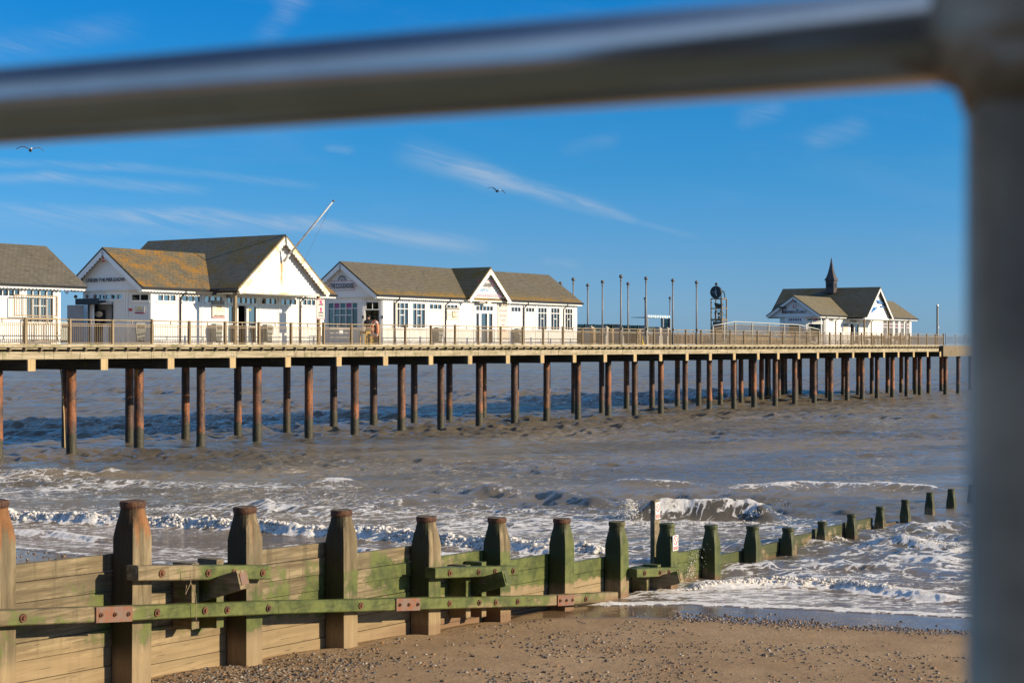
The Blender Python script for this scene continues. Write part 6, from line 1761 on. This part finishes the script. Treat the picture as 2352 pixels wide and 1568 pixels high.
# plume at the left end of the plunging wave and at its right
for cx_, cy_, n, hgt, wd_ in ((1446, 1194, 420, .60, .20), (1745, 1194, 420, .34, .35)):
    X0, Y0 = world_at(cx_, cy_, 0); hh = rng.uniform(0, 1, n) ** .8 * hgt; bp_.append(np.stack([X0 + rng.normal(0, 1, n) * wd_ * (1 - hh / hgt * .7), Y0 + rng.normal(0, .15, n), hh], -1)); br_.append(rng.uniform(.007, .024, n))
pos = np.concatenate(bp_); rad = np.concatenate(br_)
o = scatter('white_water', pos, rad, M['foamlump'], sq=(1.1, 1.1, .85)); tag(o, 'churned white water along the breaking waves', 'foam')
# splash where a wave strikes the groyne, and drops flung off the plunger
n = 380; X0, Y0 = world_at(1573, 1330, 0.0); h = rng.beta(1.1, 2.2, n) * 1.05
sp_ = np.stack([X0 + rng.normal(0, .07 + .20 * h, n) + .15 * h, Y0 - .1 + rng.normal(0, .1, n), h + .02], -1); sr = rng.uniform(.003, .010, n) * (1.2 - h * .6)
n2 = 160; x, y, t = along([(1440, 1190), (1820, 1196)], n2); sp2 = np.stack([x, y + rng.normal(0, .3, n2), .35 + rng.exponential(.16, n2)], -1)
o = scatter('spray', np.concatenate([sp_, sp2]), np.concatenate([sr, rng.uniform(.004, .010, n2)]), M['spray'], sq=(1, 1, 1)); tag(o, 'white spray thrown up where a wave strikes the groyne', 'spray')

# pebbles
def pebbles(n, g0, g1, l0, l1, rmin, rmax, power, dens):
    gg = rng.uniform(g0, g1, n); ll = rng.uniform(l0, l1, n); x = GF.o[0] + GF.u[0] * gg + GF.n[0] * ll; y = GF.o[1] + GF.u[1] * gg + GF.n[1] * ll
    d_ = fbm(x * .9, y * .9, 301, 4) + .18 * (fbm(x * 4, y * 4, 311, 2) - .5); keep = rng.uniform(0, 1, n) < dens(gg, ll, d_); x, y, gg = x[keep], y[keep], gg[keep]
    r = rmin + (rmax - rmin) * rng.uniform(0, 1, len(x)) ** power
    return np.stack([x, y, beach_z(x, y) + r * .15], -1), r


P1 = pebbles(60000, -4, 9.5, -11.5, -.3, .006, .034, 4.2, lambda g, l, d_: sst(d_, .36, .60) * (1.0 - .72 * sst(g, -1.0, 8.0)))
P2 = pebbles(4200, 4, 12.4, -14.5, -.4, .006, .026, 4.0, lambda g, l, d_: sst(d_, .45, .65) * .8)
P3 = pebbles(6000, 8.5, 14.4, 4, 24, .012, .05, 3.0, lambda g, l, d_: .30 * sst(d_, .42, .65))
P4 = pebbles(5000, -1.2, 3.2, -1.6, -.05, .007, .028, 3.4, lambda g, l, d_: .8 - .18 * g)
P5 = pebbles(1500, -4, 6, -11.5, -.3, .022, .048, 3.0, lambda g, l, d_: .10)
n6 = 9000; l6 = rng.uniform(-12, -.6, n6); g6 = swash_edge(l6, 0, 0) - 2.3 + rng.normal(0, .45, n6); x6 = GF.o[0] + GF.u[0] * g6 + GF.n[0] * l6; y6 = GF.o[1] + GF.u[1] * g6 + GF.n[1] * l6
k6 = rng.uniform(0, 1, n6) < sst(fbm(x6 * 1.2, y6 * 1.2, 331, 3), .4, .65) * .8; x6, y6 = x6[k6], y6[k6]; r6 = .006 + .026 * rng.uniform(0, 1, len(x6)) ** 3.5
P6 = (np.stack([x6, y6, beach_z(x6, y6) + r6 * .15], -1), r6)
pp = [P6, P1, P2, P3, P4, P5]
o = scatter('pebbles', np.concatenate([p[0] for p in pp]), np.concatenate([p[1] for p in pp]), M['pebble'], sq=(1.15, .9, .6), jitter=.25); tag(o, 'brown grey and white pebbles strewn over the sand', 'pebbles')
print('sea ok')

# ------------------------------------------------------------------ gulls
def gull(label, x, y, Yd, span, roll, bank):
    X0 = (x - CX) / F * Yd; z0 = H - (y - HY) / F * Yd
    r = bpy.data.objects.new('gull', None); C.objects.link(r); r.location = (X0, Yd, z0); r.rotation_euler = (0, roll, R(20)); tag(r, label, 'bird', 'gulls in the sky'); OFF[r.name] = (0, 0, 0)
    mb = MB(); vs = []; n = 10
    body = [(-.26, .01, 0), (-.22, .035, .0), (-.12, .075, -.01), (0, .085, -.02), (.1, .07, -.01), (.17, .05, .005), (.23, .045, .015), (.27, .02, .01), (.31, .008, .0)]
    for yy, rr_, zz in body:
        for j in range(n): a = 2 * math.pi * j / n; vs.append((rr_ * math.cos(a), -yy, zz + rr_ * .9 * math.sin(a)))
    fx = [(i * n + j, i * n + (j + 1) % n, i * n + n + (j + 1) % n, i * n + n + j) for i in range(len(body) - 1) for j in range(n)] + [tuple(range(n)), tuple((len(body) - 1) * n + n - 1 - j for j in range(n))]
    mb.add(vs, fx)
    for k in (-1, 1):
        prof = [(.03, .02, .09, .17), (.18, .10 + bank * k * .02, .06, .17), (.33, .155, .03, .16), (.48, .14, -.03, .12), (.62, .06, -.11, .07), (.70, .0, -.17, .02)]
        vs = []
        for xx, zz, yc, ch in prof:
            q = span / 1.4; vs += [(k * xx * q, -(yc - ch * .1) - ch * .45, zz * q + .0), (k * xx * q, -(yc), zz * q + .018), (k * xx * q, -(yc - ch) , zz * q - .004), (k * xx * q, -(yc - ch * .4), zz * q - .014)]
        fx = [(i * 4 + j, i * 4 + (j + 1) % 4, i * 4 + 4 + (j + 1) % 4, i * 4 + 4 + j) for i in range(5) for j in range(4)] + [(3, 2, 1, 0), (20, 21, 22, 23)]
        mb.add(vs, fx)
    mb.mi = 0; b_ = mb.build('body', M['gullgrey'], r, (0, 0, 0), True)
    MB().ball((0, -.25, .015), .05, 8, 6).build('head', M['whitesign'], r, (0, 0, 0), True)
    MB().lathe([(.016, 0), (.003, .07)], 6).build('beak', M['warnyellow'], r, (0, 0, 0)).rotation_euler = (R(90), 0, 0)
    r.children[-1].location = (0, -.28, .01)
    MB().slab([(-.05, .2, 0), (.05, .2, 0), (.08, .38, .0), (-.08, .38, 0)], (0, 0, .012)).build('tail', M['whitesign'], r, (0, 0, 0))


gull('gull gliding below the blurred rail at the far left of the sky', 70, 345, 85, 1.4, R(2), 0)
gull('gull gliding in the middle of the sky under the long cloud streak', 1142, 439, 118, 1.4, R(14), 1)

# ------------------------------------------------------------------ promenade, its railing, unseen terrace and hut added to reflect in and shade it
ra = Vector((-.383, 1.25)); rb = Vector((.234, .971)); rd = (rb - ra).normalized()
Yp = .953; Xp = (2344 - CX) / F * Yp; zr = H + .1800
RF = Frame(Xp, Yp, 0); RF.u = (-rd.x, -rd.y); RF.n = (rd.y, -rd.x); RF.rz = math.atan2(-rd.y, -rd.x)   # s runs left along the rail, b towards the viewer
PZ = 4.02
pr = thing('promenade_railing', 'out of focus galvanised tube railing close in front of the viewer', 'railing', RF, 0, 0, PZ)
rt = .0290
for s0, s1 in ((0, 1.9), (1.9, 3.8), (-1.9, 0), (-3.8, -1.9)):
    MB().tube([(s0 + .02, 0, zr), (s1 - .02, 0, zr)], rt, 40).build('top_rail', M['pipe'], pr, smooth=True)
    MB().tube([(s0 + .03, 0, zr - .55), (s1 - .03, 0, zr - .55)], rt * .9, 24).build('lower_rail', M['pipe'], pr, smooth=True)
for s in (0, 1.9, 3.8, -1.9, -3.8):
    MB().tube([(s, 0, PZ), (s, 0, zr)], .0305, 40).build('post', M['dull'], pr, smooth=True)
    ft = MB().tube([(s - .042, 0, zr), (s + .042, 0, zr)], .0306, 36).ball((s, 0, zr), .0335, 28, 18).tube([(s, 0, zr - .042), (s, 0, zr)], .0318, 36)
    for k in (-1, 1):
        ft.tube([(s + k * .036, 0, zr - .001), (s + k * .022, 0, zr - .006), (s + k * .011, 0, zr - .015), (s + k * .003, 0, zr - .036)], [.0298, .0305, .0308, .0308], 24)
    ft.build('fitting', M['dull'], pr, smooth=True)
    MB().lathe([(.06, PZ), (.06, PZ + .012), (.035, PZ + .02)], 20, (s, 0)).build('base_flange', M['pipe'], pr)
mb = MB().box(-40, 40, -.25, 14, PZ - .35, PZ - .004); o = solo(mb, 'promenade', M['prom'], RF, 0, 0, PZ, kind='structure')
mb = MB().box(-40, 40, -.24, .25, -1.0, PZ - .351); o = solo(mb, 'sea_wall', M['concrete'], RF, 0, 0, 0, 'concrete sea wall below the promenade railing', 'wall')
tr = thing('seafront_terrace', 'long brown brick seafront terrace behind the promenade', 'building', RF, 0, 22, PZ)  # unseen block added behind the viewer to give the rail brown reflections
MB().box(-70, 120, 22, 32, PZ - .2, PZ + 4.2).build('wall', M['wallbrown'], tr)
MB().slab([(-71, 21.6, PZ + 4.2), (-71, 27, PZ + 6.4), (-71, 32.4, PZ + 4.2)], (192, 0, 0)).build('roof', M['roof1'], tr)
for k_ in range(-16, 30):
    for z_ in (1.1,): MB().box(k_ * 4 + 1, k_ * 4 + 2.3, 21.96, 21.998, PZ + z_, PZ + z_ + 1.7).build('window', M['glass'], tr)
ht = thing('beach_hut', 'brown boarded beach hut on the promenade beside the viewer', 'hut', WF, 6, -6, PZ)  # unseen block added to keep the sun off the near rail
MB().box(6, 14, -12, 1.9, PZ, 9.5).build('wall', M['hutwood'], ht)
a = gable_roof_mb(-12.3, 2.2, 5.6, 14.4, 9.6, 11.6); a.v = [(y, x, z) for x, y, z in a.v]; a.f = [q[::-1] for q in a.f]; a.build('roof', M['roof1'], ht)
MB().box(5.96, 5.998, -6, -4.8, PZ, 6.2).build('door', M['door'], ht)
mb = MB().box(5.97, 5.998, -3.5, -1.5, 5.4, 6.6); mb.build('window', M['glass'], ht)

# ------------------------------------------------------------------ light, sky, camera
sc = bpy.context.scene
AZ, EL = R(103), R(18.5)
sd_ = Vector((math.sin(AZ) * math.cos(EL), math.cos(AZ) * math.cos(EL), math.sin(EL)))
sun = bpy.data.lights.new('sun', 'SUN'); sun.energy = 5.0; sun.angle = R(.53); sun.color = (1.0, .81, .56)
so = bpy.data.objects.new('sun', sun); C.objects.link(so); so.rotation_euler = sd_.to_track_quat('Z', 'Y').to_euler(); so.location = (40, -10, 40)

w = bpy.data.worlds.new('World'); sc.world = w; w.use_nodes = True
k = NT.__new__(NT); k.t = w.node_tree; k.t.nodes.clear()
out = k.t.nodes.new('ShaderNodeOutputWorld'); bg = k.t.nodes.new('ShaderNodeBackground')
sky = k.n('ShaderNodeTexSky', sky_type='NISHITA'); sky.sun_disc = False; sky.sun_elevation = EL; sky.sun_rotation = AZ; sky.air_density = 1.0; sky.dust_density = .3; sky.ozone_density = 1.0; sky.altitude = 0
dirv = k.n('ShaderNodeTexCoord').outputs['Generated']; dx, dy, dz = k.sep(dirv)
az = k.math('ARCTAN2', dx, dy); el = k.math('ARCSINE', dz)
# thin high cloud: streaks given as (az, el) segments, broken up by noise
wv = k.comb(k.math('MULTIPLY', az, 9.0), k.math('MULTIPLY', el, 22.0), 0.0)
wn = k.math('SUBTRACT', k.noise(wv, 1.1, 4, .6), .5)
fiber = k.noise(k.comb(k.math('ADD', k.math('MULTIPLY', az, 26), k.math('MULTIPLY', el, 40)), k.math('ADD', k.math('MULTIPLY', el, 150), k.math('MULTIPLY', az, 34)), 1.7), .9, 6, .7, .6)


def AE(x, y): return math.atan2((x - CX) / F, 1), math.atan2((HY - y) / F, math.hypot(1, (x - CX) / F))


cl = 0.0
for (xa, ya), (xb, yb), wd_, st in (((940, 350), (1180, 425), 30, .22), ((1060, 388), (1400, 488), 19, .28), ((1330, 468), (1455, 506), 10, .22), ((1420, 498), (1600, 550), 7, .07), ((-50, 474), (560, 500), 15, .24), ((300, 484), (760, 520), 17, .26), ((650, 508), (1100, 568), 18, .30), ((-50, 500), (700, 540), 20, .12), ((-50, 370), (330, 388), 9, .18), ((250, 380), (720, 424), 10, .12), ((-40, 412), (160, 404), 12, .18), ((100, 402), (470, 442), 12, .22), ((640, 20), (700, -30), 30, .16), ((1700, 270), (1800, 245), 22, .12), ((1860, 320), (1990, 290), 24, .12), ((1300, 340), (1420, 320), 16, .09), ((1250, 598), (1330, 606), 10, .14), ((750, 338), (810, 346), 9, .12), ((-50, 120), (300, 60), 30, .10), ((600, 90), (690, 10), 22, .10)):
    a0, e0 = AE(xa, ya); a1, e1 = AE(xb, yb); L2 = (a1 - a0) ** 2 + (e1 - e0) ** 2
    ax = k.math('SUBTRACT', az, a0); ey = k.math('SUBTRACT', k.math('ADD', el, k.math('MULTIPLY', wn, .0085)), e0)
    t = k.math('DIVIDE', k.math('ADD', k.math('MULTIPLY', ax, a1 - a0), k.math('MULTIPLY', ey, e1 - e0)), L2)
    tc = k.n('ShaderNodeClamp', {'Value': t}).outputs[0]
    ddx = k.math('SUBTRACT', ax, k.math('MULTIPLY', tc, a1 - a0)); ddy = k.math('SUBTRACT', ey, k.math('MULTIPLY', tc, e1 - e0))
    dd = k.math('SQRT', k.math('ADD', k.math('MULTIPLY', ddx, k.math('MULTIPLY', ddx, .35)), k.math('MULTIPLY', ddy, ddy)))
    m = k.math('MULTIPLY', k.ss(dd, wd_ * 1.6 / F, 0.0), k.math('MULTIPLY', st, k.ss(t, -.25, .2)))
    m = k.math('MULTIPLY', m, k.ss(t, 1.2, .7))
    cl = k.math('ADD', cl, m) if not isinstance(cl, float) else m
veil = k.math('MULTIPLY', k.ss(k.noise(k.comb(k.math('MULTIPLY', az, 5), k.math('ADD', k.math('MULTIPLY', el, 26), k.math('MULTIPLY', az, 3)), .3), 1.0, 6, .65, .5), .45, .8), .05)
cl = k.math('ADD', k.math('MULTIPLY', k.math('MULTIPLY', cl, 1.25), k.ss(fiber, .22, .70)), veil)
# the deep blue of a clear winter sky away from the sun
deg = k.math('MULTIPLY', el, 180 / math.pi / 90)
cr = k.n('ShaderNodeValToRGB', {'Fac': deg}); E_r = cr.color_ramp
stops = ((0.0, (.40, .80, 1.95)), (1.2, (.36, .74, 1.75)), (3, (.28, .67, 1.50)), (6, (.145, .65, 1.34)), (9, (.085, .65, 1.32)), (12, (.035, .65, 1.40)), (20, (1.15, 1.4, 1.75)), (40, (1.75, 1.8, 1.9)), (64, (.22, .46, .85)))
while len(E_r.elements) < len(stops): E_r.elements.new(.5)
for i_, (d_, c_) in enumerate(stops): E_r.elements[i_].position = d_ / 90; E_r.elements[i_].color = (c_[0] / 2, c_[1] / 2, c_[2] / 2, 1)
tint = k.mix(1.0, sky.outputs[0], k.mix(1.0, cr.outputs[0], (2, 2, 2), 'MULTIPLY'), 'MULTIPLY')
col = k.mix(k.n('ShaderNodeClamp', {'Value': cl, 'Max': .9}).outputs[0], tint, (5.2, 5.8, 6.6))
k.set(bg.inputs[0], col); bg.inputs[1].default_value = .0745
k.t.links.new(bg.outputs[0], out.inputs[0])

cam = bpy.data.cameras.new('camera'); co = bpy.data.objects.new('camera', cam); C.objects.link(co)
co.location = (0, 0, H); co.rotation_euler = (R(90), 0, 0); cam.sensor_width = 36; cam.lens = F / 2352 * 36; cam.shift_y = 10 / 2352; cam.clip_start = .05; cam.clip_end = 20000
cam.dof.use_dof = True; cam.dof.focus_distance = 55; cam.dof.aperture_fstop = 5.0; cam.dof.aperture_blades = 9
sc.camera = co
sc.view_settings.view_transform = 'Standard'; sc.view_settings.look = 'None'; sc.view_settings.exposure = .46; sc.view_settings.gamma = 1
sc.cycles.max_bounces = 6; sc.cycles.transparent_max_bounces = 8
sc.cycles.use_denoising = True; sc.cycles.denoiser = 'OPENIMAGEDENOISE'; sc.cycles.denoising_input_passes = 'RGB_ALBEDO_NORMAL'; sc.cycles.denoising_prefilter = 'ACCURATE'; sc.cycles.use_adaptive_sampling = False; sc.cycles.sample_clamp_indirect = 3.0; sc.cycles.sample_clamp_direct = 4.0; sc.cycles.blur_glossy = .5; sc.cycles.caustics_reflective = False; sc.cycles.caustics_refractive = False
